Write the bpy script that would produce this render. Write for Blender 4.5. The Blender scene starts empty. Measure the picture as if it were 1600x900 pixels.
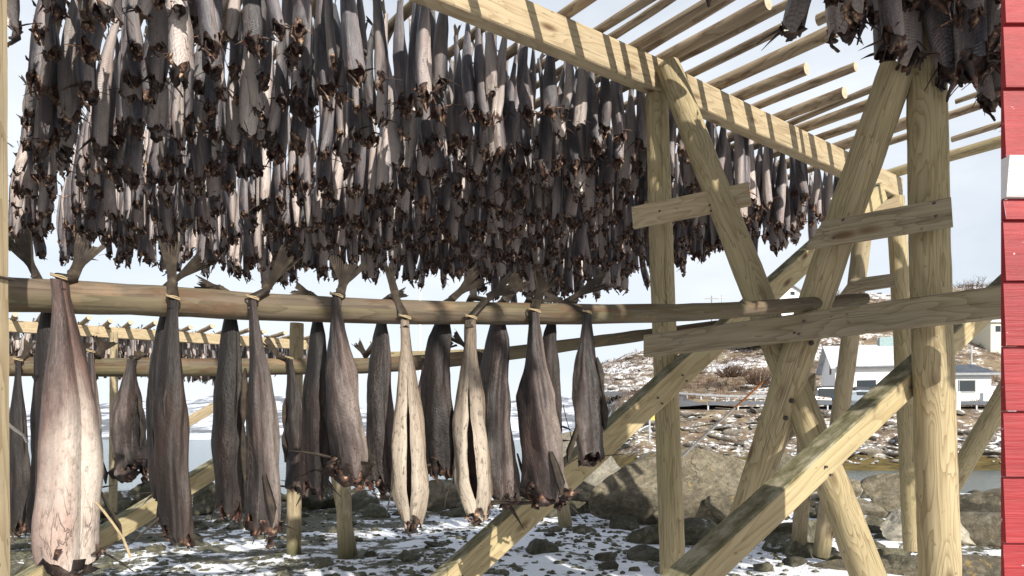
import bpy, math, random
import numpy as np
from mathutils import Vector, Matrix, noise

# ------------------------------------------------------------------ camera, sky, sun, exposure
SC = bpy.context.scene
COL = SC.collection
R = math.radians
F = 1066.7            # focal length in pixels of a 1600 wide frame
HOR = 685.0           # row of the horizon
EYE = 1.3

cam_d = bpy.data.cameras.new('camera')
cam = bpy.data.objects.new('camera', cam_d)
COL.objects.link(cam)
cam.location = (0, 0, EYE)
cam.rotation_euler = (R(90), 0, 0)
cam_d.sensor_width = 36.0
cam_d.lens = 36.0 * F / 1600.0
cam_d.shift_y = (HOR - 450.0) / 1600.0
cam_d.clip_start = 0.05
cam_d.clip_end = 9000
SC.camera = cam

SUN_AZ = R(153)       # compass-like angle of the sun measured from +Y clockwise
SUN_EL = R(29)
sun_dir = Vector((math.sin(SUN_AZ) * math.cos(SUN_EL), math.cos(SUN_AZ) * math.cos(SUN_EL), math.sin(SUN_EL)))
sd = bpy.data.lights.new('sun', 'SUN')
sd.energy = 5.0
sd.angle = R(0.53)
sd.color = (1.0, 0.94, 0.85)
sun = bpy.data.objects.new('sun', sd)
COL.objects.link(sun)
sun.rotation_euler = sun_dir.to_track_quat('Z', 'Y').to_euler()
sun.location = (6, -8, 12)

W = bpy.data.worlds.new('World')
SC.world = W
W.use_nodes = True
wn = W.node_tree
wn.nodes.clear()
w_out = wn.nodes.new('ShaderNodeOutputWorld')
w_bg = wn.nodes.new('ShaderNodeBackground')
w_sky = wn.nodes.new('ShaderNodeTexSky')
w_sky.sky_type = 'NISHITA'
w_sky.sun_disc = False
w_sky.sun_elevation = SUN_EL
w_sky.sun_rotation = SUN_AZ
w_sky.air_density = 1.0
w_sky.dust_density = 1.6
w_sky.ozone_density = 1.0
# thin high cloud over the blue
w_tc = wn.nodes.new('ShaderNodeTexCoord')
w_map = wn.nodes.new('ShaderNodeMapping')
w_map.inputs['Scale'].default_value = (1.2, 1.2, 3.2)
w_ns = wn.nodes.new('ShaderNodeTexNoise')
w_ns.inputs['Scale'].default_value = 2.0
w_ns.inputs['Detail'].default_value = 7
w_ns.inputs['Roughness'].default_value = 0.55
w_rmp = wn.nodes.new('ShaderNodeMapRange')
w_rmp.inputs['From Min'].default_value = 0.3
w_rmp.inputs['From Max'].default_value = 0.7
w_rmp.inputs['To Min'].default_value = 0.62
w_rmp.inputs['To Max'].default_value = 0.97
w_mix = wn.nodes.new('ShaderNodeMixRGB')
w_mix.inputs['Color2'].default_value = (8.2, 8.6, 9.1, 1)
wn.links.new(w_tc.outputs['Generated'], w_map.inputs['Vector'])
wn.links.new(w_map.outputs[0], w_ns.inputs['Vector'])
wn.links.new(w_ns.outputs[0], w_rmp.inputs['Value'])
# the veil thins towards the zenith
w_sep = wn.nodes.new('ShaderNodeSeparateXYZ')
w_el = wn.nodes.new('ShaderNodeMapRange')
w_el.inputs['From Min'].default_value = 0.5
w_el.inputs['From Max'].default_value = 0.85
w_el.inputs['To Min'].default_value = 1.0
w_el.inputs['To Max'].default_value = 0.25
w_mul = wn.nodes.new('ShaderNodeMath'); w_mul.operation = 'MULTIPLY'
wn.links.new(w_tc.outputs['Generated'], w_sep.inputs[0])
wn.links.new(w_sep.outputs[2], w_el.inputs['Value'])
wn.links.new(w_rmp.outputs[0], w_mul.inputs[0])
wn.links.new(w_el.outputs[0], w_mul.inputs[1])
wn.links.new(w_mul.outputs[0], w_mix.inputs['Fac'])
wn.links.new(w_sky.outputs[0], w_mix.inputs['Color1'])
wn.links.new(w_mix.outputs[0], w_bg.inputs['Color'])
w_bg.inputs['Strength'].default_value = 0.088
wn.links.new(w_bg.outputs[0], w_out.inputs['Surface'])

SC.view_settings.view_transform = 'Standard'
SC.view_settings.look = 'None'
SC.view_settings.gamma = 1.0
SC.view_settings.exposure = 0.5
SC.view_settings.use_curve_mapping = False
SC.render.engine = 'CYCLES'
SC.cycles.use_denoising = True
SC.cycles.max_bounces = 6
SC.cycles.diffuse_bounces = 3
SC.cycles.transparent_max_bounces = 4


# ------------------------------------------------------------------ helpers
def at(px, py, d):
    """the place d metres in front of the viewpoint that the photograph shows at pixel px, py"""
    return Vector(((px - 800.0) / F * d, d, EYE + (HOR - py) / F * d))


def pix(p):
    return (800 + F * p[0] / p[1], HOR - F * (p[2] - EYE) / p[1])


def tag(o, label=None, cat=None, group=None, kind=None):
    if label: o['label'] = label
    if cat: o['category'] = cat
    if group: o['group'] = group
    if kind: o['kind'] = kind
    return o


def empty(name, loc, rz=0.0):
    o = bpy.data.objects.new(name, None)
    COL.objects.link(o)
    o.location = loc
    o.rotation_euler = (0, 0, rz)
    o.empty_display_size = 0.1
    return o


class MB:
    """collects grids, tubes, bars and boxes for one mesh"""
    def __init__(self):
        self.v, self.f, self.uv, self.m, self.s = [], [], [], [], []

    def grid(self, P, U, mat=0, smooth=True, closed=False, flip=False):
        nr = len(P); nc = len(P[0]); b = len(self.v)
        for row in P:
            for p in row: self.v.append(tuple(p))
        for i in range(nr - 1):
            for j in range(nc if closed else nc - 1):
                j2 = (j + 1) % nc
                q = [b + i * nc + j, b + i * nc + j2, b + (i + 1) * nc + j2, b + (i + 1) * nc + j]
                ju = j + 1
                uvq = [U(i, j), U(i, ju), U(i + 1, ju), U(i + 1, j)]
                if flip: q.reverse(); uvq.reverse()
                self.f.append(q); self.uv.append(uvq); self.m.append(mat); self.s.append(smooth)
        return b

    def face(self, pts, mat=0, uvs=None, smooth=False):
        b = len(self.v)
        self.v += [tuple(p) for p in pts]
        self.f.append(list(range(b, b + len(pts))))
        self.uv.append(uvs or [(p[0], p[2]) for p in pts])
        self.m.append(mat); self.s.append(smooth)

    def sweep(self, path, section, mat=0, capmat=None, smooth=True, up=(0, 0, 1), jitter=0.0, seed=0, vs=None):
        """section(i) -> list of (a, b) offsets in the side / up frame of path point i"""
        path = [Vector(p) for p in path]
        n = len(path); rows = []; lens = [0.0]
        rnd = random.Random(seed)
        for i in range(1, n): lens.append(lens[-1] + (path[i] - path[i - 1]).length)
        per = None
        for i in range(n):
            t = (path[min(i + 1, n - 1)] - path[max(i - 1, 0)]).normalized()
            upv = Vector(up)
            if abs(t.dot(upv)) > 0.97: upv = Vector((0, 1, 0))
            side = t.cross(upv).normalized()
            u2 = side.cross(t).normalized()
            sec = section(i)
            row = []
            for k, (a, b_) in enumerate(sec):
                q = path[i] + side * a + u2 * b_
                if jitter:
                    nz = noise.noise(Vector((q.x * 9 + seed * 3.1, q.y * 9, q.z * 9))) * jitter
                    q = q + (side * a + u2 * b_).normalized() * nz
                row.append(q)
            rows.append(row)
            if per is None or i == 0:
                per = [0.0]
                for k in range(len(sec)):
                    a0, b0 = sec[k]; a1, b1 = sec[(k + 1) % len(sec)]
                    per.append(per[-1] + math.hypot(a1 - a0, b1 - b0))
        P0 = per
        self.grid(rows, lambda i, j: (P0[j], lens[i]), mat, smooth, closed=True, flip=True)
        cm = mat if capmat is None else capmat
        for idx, rv in ((0, True), (n - 1, False)):
            row = list(rows[idx]); sec = list(section(idx))
            if not rv: pass
            pts = row[::-1] if not rv else row
            ss = sec[::-1] if not rv else sec
            self.face(pts, cm, [(a, b_) for a, b_ in ss])
        return rows

    def cracked(self, path, radii, seg, mat, capmat, jitter, seed, cracks):
        n = len(path)
        def sec(i):
            r = radii[i]; t = i / (n - 1)
            ang = [(2 * math.pi * k / seg, 1.0) for k in range(seg)]
            for ci, (a0, t0, t1, dep) in enumerate(cracks[:4]):
                q = max(0.0, min(1.0, min(t - t0, t1 - t) / 0.08))
                w_ = 0.017 + 0.006 * math.sin(t * 23 + ci)
                a = a0 + 0.09 * noise.noise(Vector((t * 5, seed, ci))) + 0.03 * math.sin(t * 31)
                ang += [(a - w_, 1.0), (a, 1.0 - dep * q), (a + w_, 1.0)]
            ang.sort()
            return [(r * f * math.cos(a), r * f * math.sin(a)) for a, f in ang]
        return self.sweep(path, sec, mat, capmat, True, jitter=jitter, seed=seed)

    def tube(self, path, radii, seg=14, mat=0, capmat=None, jitter=0.0, seed=0, squash=1.0):
        def sec(i):
            r = radii[i] if hasattr(radii, '__len__') else radii
            return [(r * math.cos(2 * math.pi * k / seg), r * squash * math.sin(2 * math.pi * k / seg)) for k in range(seg)]
        return self.sweep(path, sec, mat, capmat, True, jitter=jitter, seed=seed)

    def beam(self, p0, p1, w, h, mat=0, capmat=None, ch=0.006, n=10, jitter=0.0015, seed=0, up=(0, 0, 1), bend=0.0):
        p0 = Vector(p0); p1 = Vector(p1)
        path = []
        for i in range(n + 1):
            t = i / n
            p = p0.lerp(p1, t)
            if bend: p = p + Vector((0, 0, bend * math.sin(math.pi * t)))
            path.append(p)
        a, b = w / 2, h / 2
        s = [(a, -b + ch), (a, b - ch), (a - ch, b), (-a + ch, b), (-a, b - ch), (-a, -b + ch), (-a + ch, -b), (a - ch, -b)]
        return self.sweep(path, lambda i: s, mat, capmat, False, up=up, jitter=jitter, seed=seed)

    def box(self, c, size, mat=0, rz=0.0, uvscale=1.0):
        cx, cy, cz = c; sx, sy, sz = [q / 2 for q in size]
        co, si = math.cos(rz), math.sin(rz)
        def P(x, y, z): return (cx + x * co - y * si, cy + x * si + y * co, cz + z)
        q = [P(-sx, -sy, -sz), P(sx, -sy, -sz), P(sx, sy, -sz), P(-sx, sy, -sz), P(-sx, -sy, sz), P(sx, -sy, sz), P(sx, sy, sz), P(-sx, sy, sz)]
        for idx in ((0, 1, 5, 4), (1, 2, 6, 5), (2, 3, 7, 6), (3, 0, 4, 7), (4, 5, 6, 7), (3, 2, 1, 0)):
            w = (Vector(q[idx[1]]) - Vector(q[idx[0]])).length; h = (Vector(q[idx[2]]) - Vector(q[idx[1]])).length
            self.face([q[k] for k in idx], mat, [(0, 0), (w, 0), (w, h), (0, h)])

    def ribbon(self, pts, widths, nrm, th=0.004, mat=0):
        """a bent strip with thickness"""
        n = len(pts); rows = []
        pts = [Vector(p) for p in pts]
        for i in range(n):
            t = (pts[min(i + 1, n - 1)] - pts[max(i - 1, 0)]).normalized()
            nv = Vector(nrm[i] if hasattr(nrm[0], '__len__') else nrm)
            s = t.cross(nv)
            if s.length < 1e-5: s = t.cross(Vector((0.3, 0.7, 0.2)))
            s.normalize()
            n2 = s.cross(t).normalized()
            w = widths[i] / 2
            rows.append([pts[i] + s * w, pts[i] + n2 * th / 2, pts[i] - s * w, pts[i] - n2 * th / 2])
        self.grid(rows, lambda i, j: (j / 4, i / max(n - 1, 1)), mat, True, closed=True, flip=True)
        self.face(rows[0], mat, [(0, 0)] * 4); self.face(rows[-1][::-1], mat, [(0, 1)] * 4)

    def spike(self, p0, p1, r, mat=0, sag=0.0, n=4):
        p0 = Vector(p0); p1 = Vector(p1); path = []; rad = []
        for i in range(n + 1):
            t = i / n
            p = p0.lerp(p1, t); p.z -= sag * t * t
            path.append(p); rad.append(max(r * (1 - t), r * 0.08))
        self.tube(path, rad, 4, mat)

    def arrays(self):
        return self.v, self.f, self.uv, self.m, self.s

    def mesh(self, name, mats, origin=None):
        me = bpy.data.meshes.new(name)
        v = self.v
        if origin is not None:
            o = origin; v = [(p[0] - o[0], p[1] - o[1], p[2] - o[2]) for p in v]
        me.from_pydata([tuple(p) for p in v], [], self.f)
        uvl = me.uv_layers.new(name='UVMap')
        flat = np.array([c for q in self.uv for uv in q for c in uv], dtype=np.float32)
        uvl.data.foreach_set('uv', flat)
        me.polygons.foreach_set('material_index', np.array(self.m, dtype=np.int32))
        me.polygons.foreach_set('use_smooth', np.array(self.s, dtype=bool))
        for m in mats: me.materials.append(m)
        me.update()
        return me

    def build(self, name, mats, parent=None, origin=None):
        if not isinstance(mats, (list, tuple)): mats = [mats]
        me = self.mesh(name, mats, origin)
        o = bpy.data.objects.new(name, me)
        COL.objects.link(o)
        if origin is not None: o.location = origin
        if parent is not None: o.parent = parent
        return o


# ------------------------------------------------------------------ material helpers
class NT:
    def __init__(self, name):
        self.m = bpy.data.materials.new(name)
        self.m.use_nodes = True
        self.t = self.m.node_tree
        self.t.nodes.clear()
        self.out = self.t.nodes.new('ShaderNodeOutputMaterial')
        self.b = self.t.nodes.new('ShaderNodeBsdfPrincipled')
        self.t.links.new(self.b.outputs[0], self.out.inputs['Surface'])

    def set(self, sock, val):
        if hasattr(val, 'is_output') or isinstance(val, bpy.types.NodeSocket): self.t.links.new(val, sock)
        else:
            if isinstance(val, (tuple, list)) and len(val) == 3 and sock.type == 'RGBA': val = (*val, 1)
            sock.default_value = val

    def n(self, typ, out=0, **kw):
        nd = self.t.nodes.new('ShaderNode' + typ)
        for k, v in kw.items():
            if k.startswith('_'): setattr(nd, k[1:], v)
            else:
                key = k.replace('__', ' ')
                s = nd.inputs[int(key[1:])] if key[0] == 'i' and key[1:].isdigit() else nd.inputs[key]
                self.set(s, v)
        return nd.outputs[out]

    def math(self, op, a, b=0.0, c=0.0, clamp=False):
        return self.n('Math', i0=a, i1=b, i2=c, _operation=op, _use_clamp=clamp)

    def noise(self, vec, scale, detail=4, rough=0.55, dist=0.0, out=0):
        return self.n('TexNoise', out, Vector=vec, Scale=scale, Detail=detail, Roughness=rough, Distortion=dist)

    def ramp(self, fac, stops, interp='LINEAR'):
        nd = self.t.nodes.new('ShaderNodeValToRGB')
        nd.color_ramp.interpolation = interp
        e = nd.color_ramp.elements
        while len(e) < len(stops): e.new(0.5)
        for i, (p, c) in enumerate(stops):
            e[i].position = p
            e[i].color = (*c, 1) if hasattr(c, '__len__') else (c, c, c, 1)
        self.set(nd.inputs[0], fac)
        return nd.outputs[0]

    def mix(self, fac, a, b, blend='MIX'):
        nd = self.t.nodes.new('ShaderNodeMixRGB'); nd.blend_type = blend
        self.set(nd.inputs[0], fac); self.set(nd.inputs[1], a); self.set(nd.inputs[2], b)
        return nd.outputs[0]

    def rng(self, v, a, b, c=0.0, d=1.0):
        nd = self.t.nodes.new('ShaderNodeMapRange'); nd.clamp = True
        self.set(nd.inputs[0], v)
        for k, x in zip((1, 2, 3, 4), (a, b, c, d)): self.set(nd.inputs[k], x)
        return nd.outputs[0]

    def uv(self): return self.n('UVMap')
    def pos(self): return self.n('NewGeometry', 0)
    def obj(self): return self.n('TexCoord', 3)
    def rnd(self): return self.n('ObjectInfo', 5)

    def scale(self, vec, s, off=None):
        v = self.n('VectorMath', i0=vec, i1=s, _operation='MULTIPLY')
        if off is not None: v = self.n('VectorMath', i0=v, i1=off, _operation='ADD')
        return v

    def sep(self, vec):
        nd = self.t.nodes.new('ShaderNodeSeparateXYZ'); self.set(nd.inputs[0], vec)
        return nd.outputs

    def comb(self, x, y, z=0.0):
        return self.n('CombineXYZ', X=x, Y=y, Z=z)

    def bump(self, h, strength=0.4, dist=0.01):
        nd = self.t.nodes.new('ShaderNodeBump')
        nd.inputs['Strength'].default_value = strength; nd.inputs['Distance'].default_value = dist
        self.set(nd.inputs['Height'], h)
        self.t.links.new(nd.outputs[0], self.b.inputs['Normal'])

    def fin(self, color, rough=0.8, spec=0.3):
        self.set(self.b.inputs['Base Color'], color)
        self.set(self.b.inputs['Roughness'], rough)
        self.b.inputs['Specular IOR Level'].default_value = spec
        return self.m


def plain(name, c, rough=0.6, spec=0.4, var=0.12, sc=6.0):
    t = NT(name)
    n = t.noise(t.obj(), sc, 5)
    d = tuple(x * (1 - var * 2) for x in c); e = tuple(min(1, x * (1 + var)) for x in c)
    t.bump(n, 0.15, 0.005)
    return t.fin(t.ramp(n, [(0.3, d), (0.7, e)]), rough, spec)


def wood(name, light, dark, knot=(0.12, 0.07, 0.035), weather=0.3, wcol=(0.25, 0.24, 0.21), green=0.0, ring=13.0, bark=0.0, crack=0.0, foot=False, moss=0.0):
    t = NT(name)
    uv = t.uv(); rnd = t.rnd()
    off = t.comb(t.math('MULTIPLY', rnd, 37.0), t.math('MULTIPLY', rnd, 61.0), t.math('MULTIPLY', rnd, 19.0))
    fine = t.noise(t.scale(uv, (70, 3.0, 1), off), 1.0, 4, 0.6)
    low = t.noise(t.scale(uv, (6.5, 0.75, 1), off), 1.0, 3, 0.5, 0.35)
    # knots
    kn = t.n('TexVoronoi', 0, Vector=t.scale(uv, (7.0, 2.3, 1), off), Scale=1.0, Randomness=1.0)
    knm = t.rng(kn, 0.06, 0.19, 1.0, 0.0)
    halo = t.rng(kn, 0.05, 0.5, 0.5, 0.0)
    field = t.math('ADD', low, t.math('MULTIPLY', halo, 0.35))
    ringv = t.math('FRACT', t.math('MULTIPLY', field, ring))
    ringv = t.math('POWER', ringv, 2.6)
    base = t.mix(t.math('ADD', t.math('MULTIPLY', ringv, 0.85), t.math('MULTIPLY', t.rng(fine, 0.35, 0.7), 0.45), clamp=True), light, dark)
    wz = t.noise(t.scale(uv, (4, 0.9, 1), off), 1.0, 5, 0.65)
    col = t.mix(t.rng(wz, 0.42, 0.75, 0.0, weather), base, t.mix(t.rng(fine, 0.3, 0.7), wcol, tuple(x * 0.45 for x in wcol)))
    if green:
        gz = t.noise(t.scale(uv, (2.5, 0.6, 1), off), 1.6, 4, 0.6)
        col = t.mix(t.rng(gz, 0.4, 0.65, 0.0, green), col, (0.19, 0.19, 0.065))
    if bark:
        bz = t.noise(t.scale(uv, (9, 2.2, 1), off), 1.4, 6, 0.65)
        col = t.mix(t.rng(bz, 0.53, 0.62, 0.0, bark), col, (0.10, 0.062, 0.036))
        oz = t.noise(t.scale(uv, (5, 3.5, 1), off), 1.1, 5, 0.6)
        col = t.mix(t.rng(oz, 0.56, 0.72, 0.0, 0.45), col, (0.31, 0.20, 0.115))
    col = t.mix(knm, col, knot)
    # drying cracks along the grain
    ck = t.noise(t.scale(uv, (26, 0.45, 1), off), 1.0, 3, 0.5)
    ckm = t.rng(t.math('ABSOLUTE', t.math('SUBTRACT', ck, 0.5)), 0.0, 0.012, 0.75, 0.0)
    ckm = t.math('MULTIPLY', ckm, t.rng(wz, 0.45, 0.55, 0.0, 1.0))
    col = t.mix(t.math('MULTIPLY', ckm, 0.55 + crack), col, (0.05, 0.035, 0.02))
    # dirt specks
    sp = t.noise(t.scale(uv, (40, 22, 1), off), 1.0, 2, 0.5)
    col = t.mix(t.rng(sp, 0.68, 0.74, 0.0, 0.55), col, (0.09, 0.065, 0.045))
    if moss:
        nz = t.sep(t.n('NewGeometry', 1))[2]
        mz = t.noise(t.scale(uv, (22, 9, 1), off), 1.0, 5, 0.65)
        mc = t.ramp(mz, [(0.35, (0.075, 0.072, 0.035)), (0.5, (0.17, 0.16, 0.095)), (0.62, (0.30, 0.275, 0.20))])
        col = t.mix(t.math('MULTIPLY', t.rng(nz, 0.3, 0.6), moss), col, mc)
    if foot:
        z = t.sep(t.pos())[2]
        zz = t.math('ADD', z, t.math('MULTIPLY', t.noise(t.scale(uv, (8, 3, 1)), 1.0, 3), 0.25))
        col = t.mix(t.rng(zz, 0.12, 0.5, 0.92, 0.0), col, (0.045, 0.05, 0.018))
    h = t.math('ADD', t.math('MULTIPLY', fine, 0.6), t.math('MULTIPLY', ringv, 0.25))
    h = t.math('SUBTRACT', h, t.math('MULTIPLY', ckm, 1.2))
    t.bump(h, 0.45, 0.006)
    return t.fin(col, 0.82, 0.25)


def endgrain(name, c1, c2):
    t = NT(name)
    uv = t.uv()
    o = t.sep(uv)
    r = t.math('POWER', t.math('ADD', t.math('MULTIPLY', o[0], o[0]), t.math('MULTIPLY', o[1], o[1])), 0.5)
    n = t.noise(t.scale(uv, (30, 30, 1)), 1.0, 4)
    g = t.math('FRACT', t.math('ADD', t.math('MULTIPLY', r, 140.0), t.math('MULTIPLY', n, 1.2)))
    col = t.mix(g, c1, c2)
    col = t.mix(t.rng(n, 0.55, 0.75), col, tuple(x * 0.45 for x in c2))
    return t.fin(col, 0.9, 0.2)


M = {}
M['lumber'] = wood('sawn_pine', (0.4305, 0.3499, 0.2252), (0.2976, 0.2229, 0.1301), weather=0.35, wcol=(0.2745, 0.2408, 0.1790), green=0.05, ring=10)
M['lumber_grey'] = wood('weathered_plank', (0.3101, 0.2549, 0.1711), (0.1859, 0.1420, 0.0882), weather=0.7, wcol=(0.2176, 0.1928, 0.1423), green=0.1, ring=12, crack=0.3)
M['post'] = wood('treated_post', (0.4122, 0.3395, 0.2052), (0.2504, 0.1900, 0.1030), weather=0.35, wcol=(0.2735, 0.2398, 0.1563), green=0.18, ring=17, crack=0.3)
M['shorepost'] = wood('shore_post', (0.3939, 0.3217, 0.2104), (0.2610, 0.1994, 0.1187), weather=0.4, wcol=(0.2465, 0.2210, 0.1571), green=0.12, ring=12, foot=True)
M['brace'] = wood('brace_timber', (0.4401, 0.3630, 0.2121), (0.3159, 0.2370, 0.1283), weather=0.3, wcol=(0.2648, 0.2351, 0.1554), green=0.15, ring=9, moss=0.9)
M['pole'] = wood('round_pole', (0.37, 0.29, 0.195), (0.21, 0.15, 0.09), weather=0.6, wcol=(0.27, 0.24, 0.19), ring=8, bark=0.75, crack=0.3)
M['rail'] = wood('hanging_rail', (0.1446, 0.1106, 0.0795), (0.0801, 0.0587, 0.0392), weather=0.8, wcol=(0.0858, 0.0835, 0.0686), ring=10, bark=0.9, green=0.25, crack=0.4)
M['end'] = endgrain('cut_end_grain', (0.55, 0.47, 0.36), (0.38, 0.30, 0.20))


def fish_mat(name, back, flank, belly, blush, mott=0.5, rib=0.35, tint=0.25, tailtone=0.0, streak=0.22, gloss=0.42, netk=0.28):
    t = NT(name)
    uv = t.uv(); rnd = t.rnd()
    s = t.sep(uv); u, v = s[0], s[1]
    off = t.comb(t.math('MULTIPLY', rnd, 31.0), t.math('MULTIPLY', rnd, 57.0), t.math('MULTIPLY', rnd, 13.0))
    a = t.math('ABSOLUTE', t.math('SUBTRACT', t.math('MULTIPLY', u, 2.0), 1.0))     # 1 at the belly seam, 0 at the back
    n0 = t.noise(t.scale(uv, (3.2, 1.7, 1), off), 1.0, 4, 0.6)
    n1 = t.noise(t.scale(uv, (9, 4.5, 1), off), 1.0, 6, 0.65)
    n2 = t.noise(t.scale(uv, (70, 4, 1), off), 1.0, 5, 0.65)
    n3 = t.noise(t.scale(uv, (34, 26, 1), off), 1.0, 6, 0.7)
    n4 = t.noise(t.scale(uv, (120, 90, 1), off), 1.0, 3, 0.6)
    aw = t.math('ADD', a, t.math('ADD', t.math('MULTIPLY', t.math('SUBTRACT', n1, 0.5), 0.55), t.math('MULTIPLY', t.math('SUBTRACT', n0, 0.5), 0.5)))
    if tailtone: aw = t.math('SUBTRACT', aw, t.rng(v, 0.08, 0.6, tailtone, 0.0))
    col = t.ramp(aw, [(0.10, back), (0.42, flank), (0.66, tuple(0.55 * x + 0.45 * y for x, y in zip(flank, belly))), (0.90, belly)])
    col = t.mix(t.rng(n0, 0.52, 0.68, 0.0, 0.6), col, blush)
    # fine muscle ribs swept either side of the lateral line, worn away in places
    lat = t.math('ABSOLUTE', t.math('SUBTRACT', a, 0.48))
    w = t.math('SINE', t.math('ADD', t.math('ADD', t.math('MULTIPLY', v, 300.0), t.math('MULTIPLY', lat, 46.0)), t.math('MULTIPLY', n1, 9.0)))
    ribm = t.math('MULTIPLY', t.math('MULTIPLY', t.rng(w, -0.2, 1.0), rib), t.rng(n1, 0.36, 0.6))
    col = t.mix(ribm, col, tuple(x * 0.35 for x in flank))
    latw = t.math('ADD', lat, t.math('MULTIPLY', t.math('SUBTRACT', n1, 0.5), 0.05))
    line = t.rng(t.math('ABSOLUTE', latw), 0.0, 0.022, 0.5, 0.0)
    col = t.mix(line, col, tuple(min(1, x * 1.6) for x in flank))
    col = t.mix(t.rng(n2, 0.5, 0.75, 0.0, streak), col, tuple(x * 0.42 for x in flank))
    col = t.mix(t.rng(n2, 0.44, 0.30, 0.0, streak * 0.5), col, tuple(min(1, x * 1.35) for x in belly))
    col = t.mix(t.rng(n3, 0.53, 0.70, 0.0, mott), col, tuple(x * 0.5 for x in back))
    # creases: thin wandering lines
    cr = t.noise(t.scale(uv, (14, 5.0, 1), off), 1.0, 4, 0.55, 0.8)
    crm = t.rng(t.math('ABSOLUTE', t.math('SUBTRACT', cr, 0.5)), 0.0, 0.02, 1.0, 0.0)
    crm = t.math('MULTIPLY', crm, t.math('MULTIPLY', t.rng(n0, 0.5, 0.62), t.rng(v, 0.6, 0.9)))
    col = t.mix(t.math('MULTIPLY', crm, 0.5), col, tuple(x * 0.6 for x in back))
    vn = t.n('TexVoronoi', 0, Vector=t.scale(uv, (46, 26, 1), off), Scale=1.0, _feature='DISTANCE_TO_EDGE')
    net = t.math('MULTIPLY', t.rng(vn, 0.02, 0.16, netk, 0.0), t.rng(n1, 0.44, 0.6))
    col = t.mix(net, col, tuple(min(1, x * 1.7) for x in flank))
    col = t.mix(t.rng(n4, 0.66, 0.74, 0.0, 0.6), col, tuple(x * 0.4 for x in back))
    val = t.math('ADD', 1.0 - tint, t.math('MULTIPLY', rnd, tint * 2))
    col = t.mix(1.0, col, t.comb(val, val, val), 'MULTIPLY')
    h = t.math('ADD', t.math('MULTIPLY', n2, 0.3), t.math('ADD', t.math('MULTIPLY', n3, 0.7), t.math('MULTIPLY', ribm, -0.8)))
    h = t.math('SUBTRACT', h, t.math('MULTIPLY', crm, 0.9))
    t.bump(h, 0.7, 0.007)
    return t.fin(col, t.rng(n3, 0.3, 0.7, gloss, gloss + 0.28), 0.6 if gloss < 0.35 else 0.38)


M['stock'] = fish_mat('dried_cod_skin', (0.025, 0.024, 0.031), (0.135, 0.118, 0.122), (0.44, 0.375, 0.335), (0.22, 0.145, 0.13), 0.45, 0.4, 0.55, 0.0, 0.45, 0.27)
M['cod_pale'] = fish_mat('pale_cod_skin', (0.05, 0.034, 0.03), (0.135, 0.088, 0.075), (0.54, 0.47, 0.405), (0.25, 0.115, 0.085), 0.55, 0.05, 0.1, 0.95)
M['cod_buff'] = fish_mat('buff_cod_skin', (0.045, 0.035, 0.027), (0.17, 0.13, 0.095), (0.42, 0.36, 0.285), (0.20, 0.135, 0.085), 0.95, 0.02, 0.1, 0.5, 0.5)
M['cod_grey'] = fish_mat('grey_cod_skin', (0.015, 0.0125, 0.0115), (0.050, 0.0365, 0.033), (0.36, 0.30, 0.26), (0.085, 0.05, 0.042), 0.6, 0.07, 0.12, 0.3, 0.3, 0.40, 0.6)
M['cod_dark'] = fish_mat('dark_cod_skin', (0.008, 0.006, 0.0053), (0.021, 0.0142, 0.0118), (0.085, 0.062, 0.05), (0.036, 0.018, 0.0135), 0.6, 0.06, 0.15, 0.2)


def collar_mat():
    t = NT('dried_neck_flesh')
    n = t.noise(t.obj(), 24.0, 5, 0.65)
    m = t.noise(t.obj(), 75.0, 4, 0.6)
    off = t.math('ADD', n, t.math('MULTIPLY', t.math('SUBTRACT', t.rnd(), 0.5), 0.12))
    col = t.ramp(off, [(0.36, (0.015, 0.011, 0.010)), (0.50, (0.045, 0.026, 0.019)), (0.59, (0.13, 0.062, 0.038)), (0.66, (0.44, 0.31, 0.20)), (0.74, (0.30, 0.10, 0.05))])
    col = t.mix(t.rng(m, 0.5, 0.75, 0, 0.6), col, (0.035, 0.022, 0.018))
    t.bump(m, 0.6, 0.006)
    return t.fin(col, 0.6, 0.4)


M['collar'] = collar_mat()
M['inside'] = plain('fish_cavity', (0.055, 0.022, 0.016), 0.6, 0.4, 0.3, 30)


def fin_mat():
    t = NT('dried_fin')
    uv = t.uv(); s = t.sep(uv)
    ray = t.math('SINE', t.math('ADD', t.math('MULTIPLY', s[0], 95.0), t.math('MULTIPLY', t.noise(t.obj(), 14.0, 3), 3.0)))
    n = t.noise(t.obj(), 26.0, 5)
    col = t.ramp(n, [(0.3, (0.015, 0.011, 0.008)), (0.55, (0.044, 0.032, 0.021)), (0.75, (0.10, 0.075, 0.046))])
    col = t.mix(t.rng(ray, 0.1, 1.0, 0.0, 0.6), col, (0.025, 0.02, 0.016))
    t.bump(ray, 0.5, 0.004)
    return t.fin(col, 0.6, 0.35)


M['fin'] = fin_mat()
M['string'] = plain('pale_string', (0.36, 0.28, 0.17), 0.9, 0.1, 0.15, 60)


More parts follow.
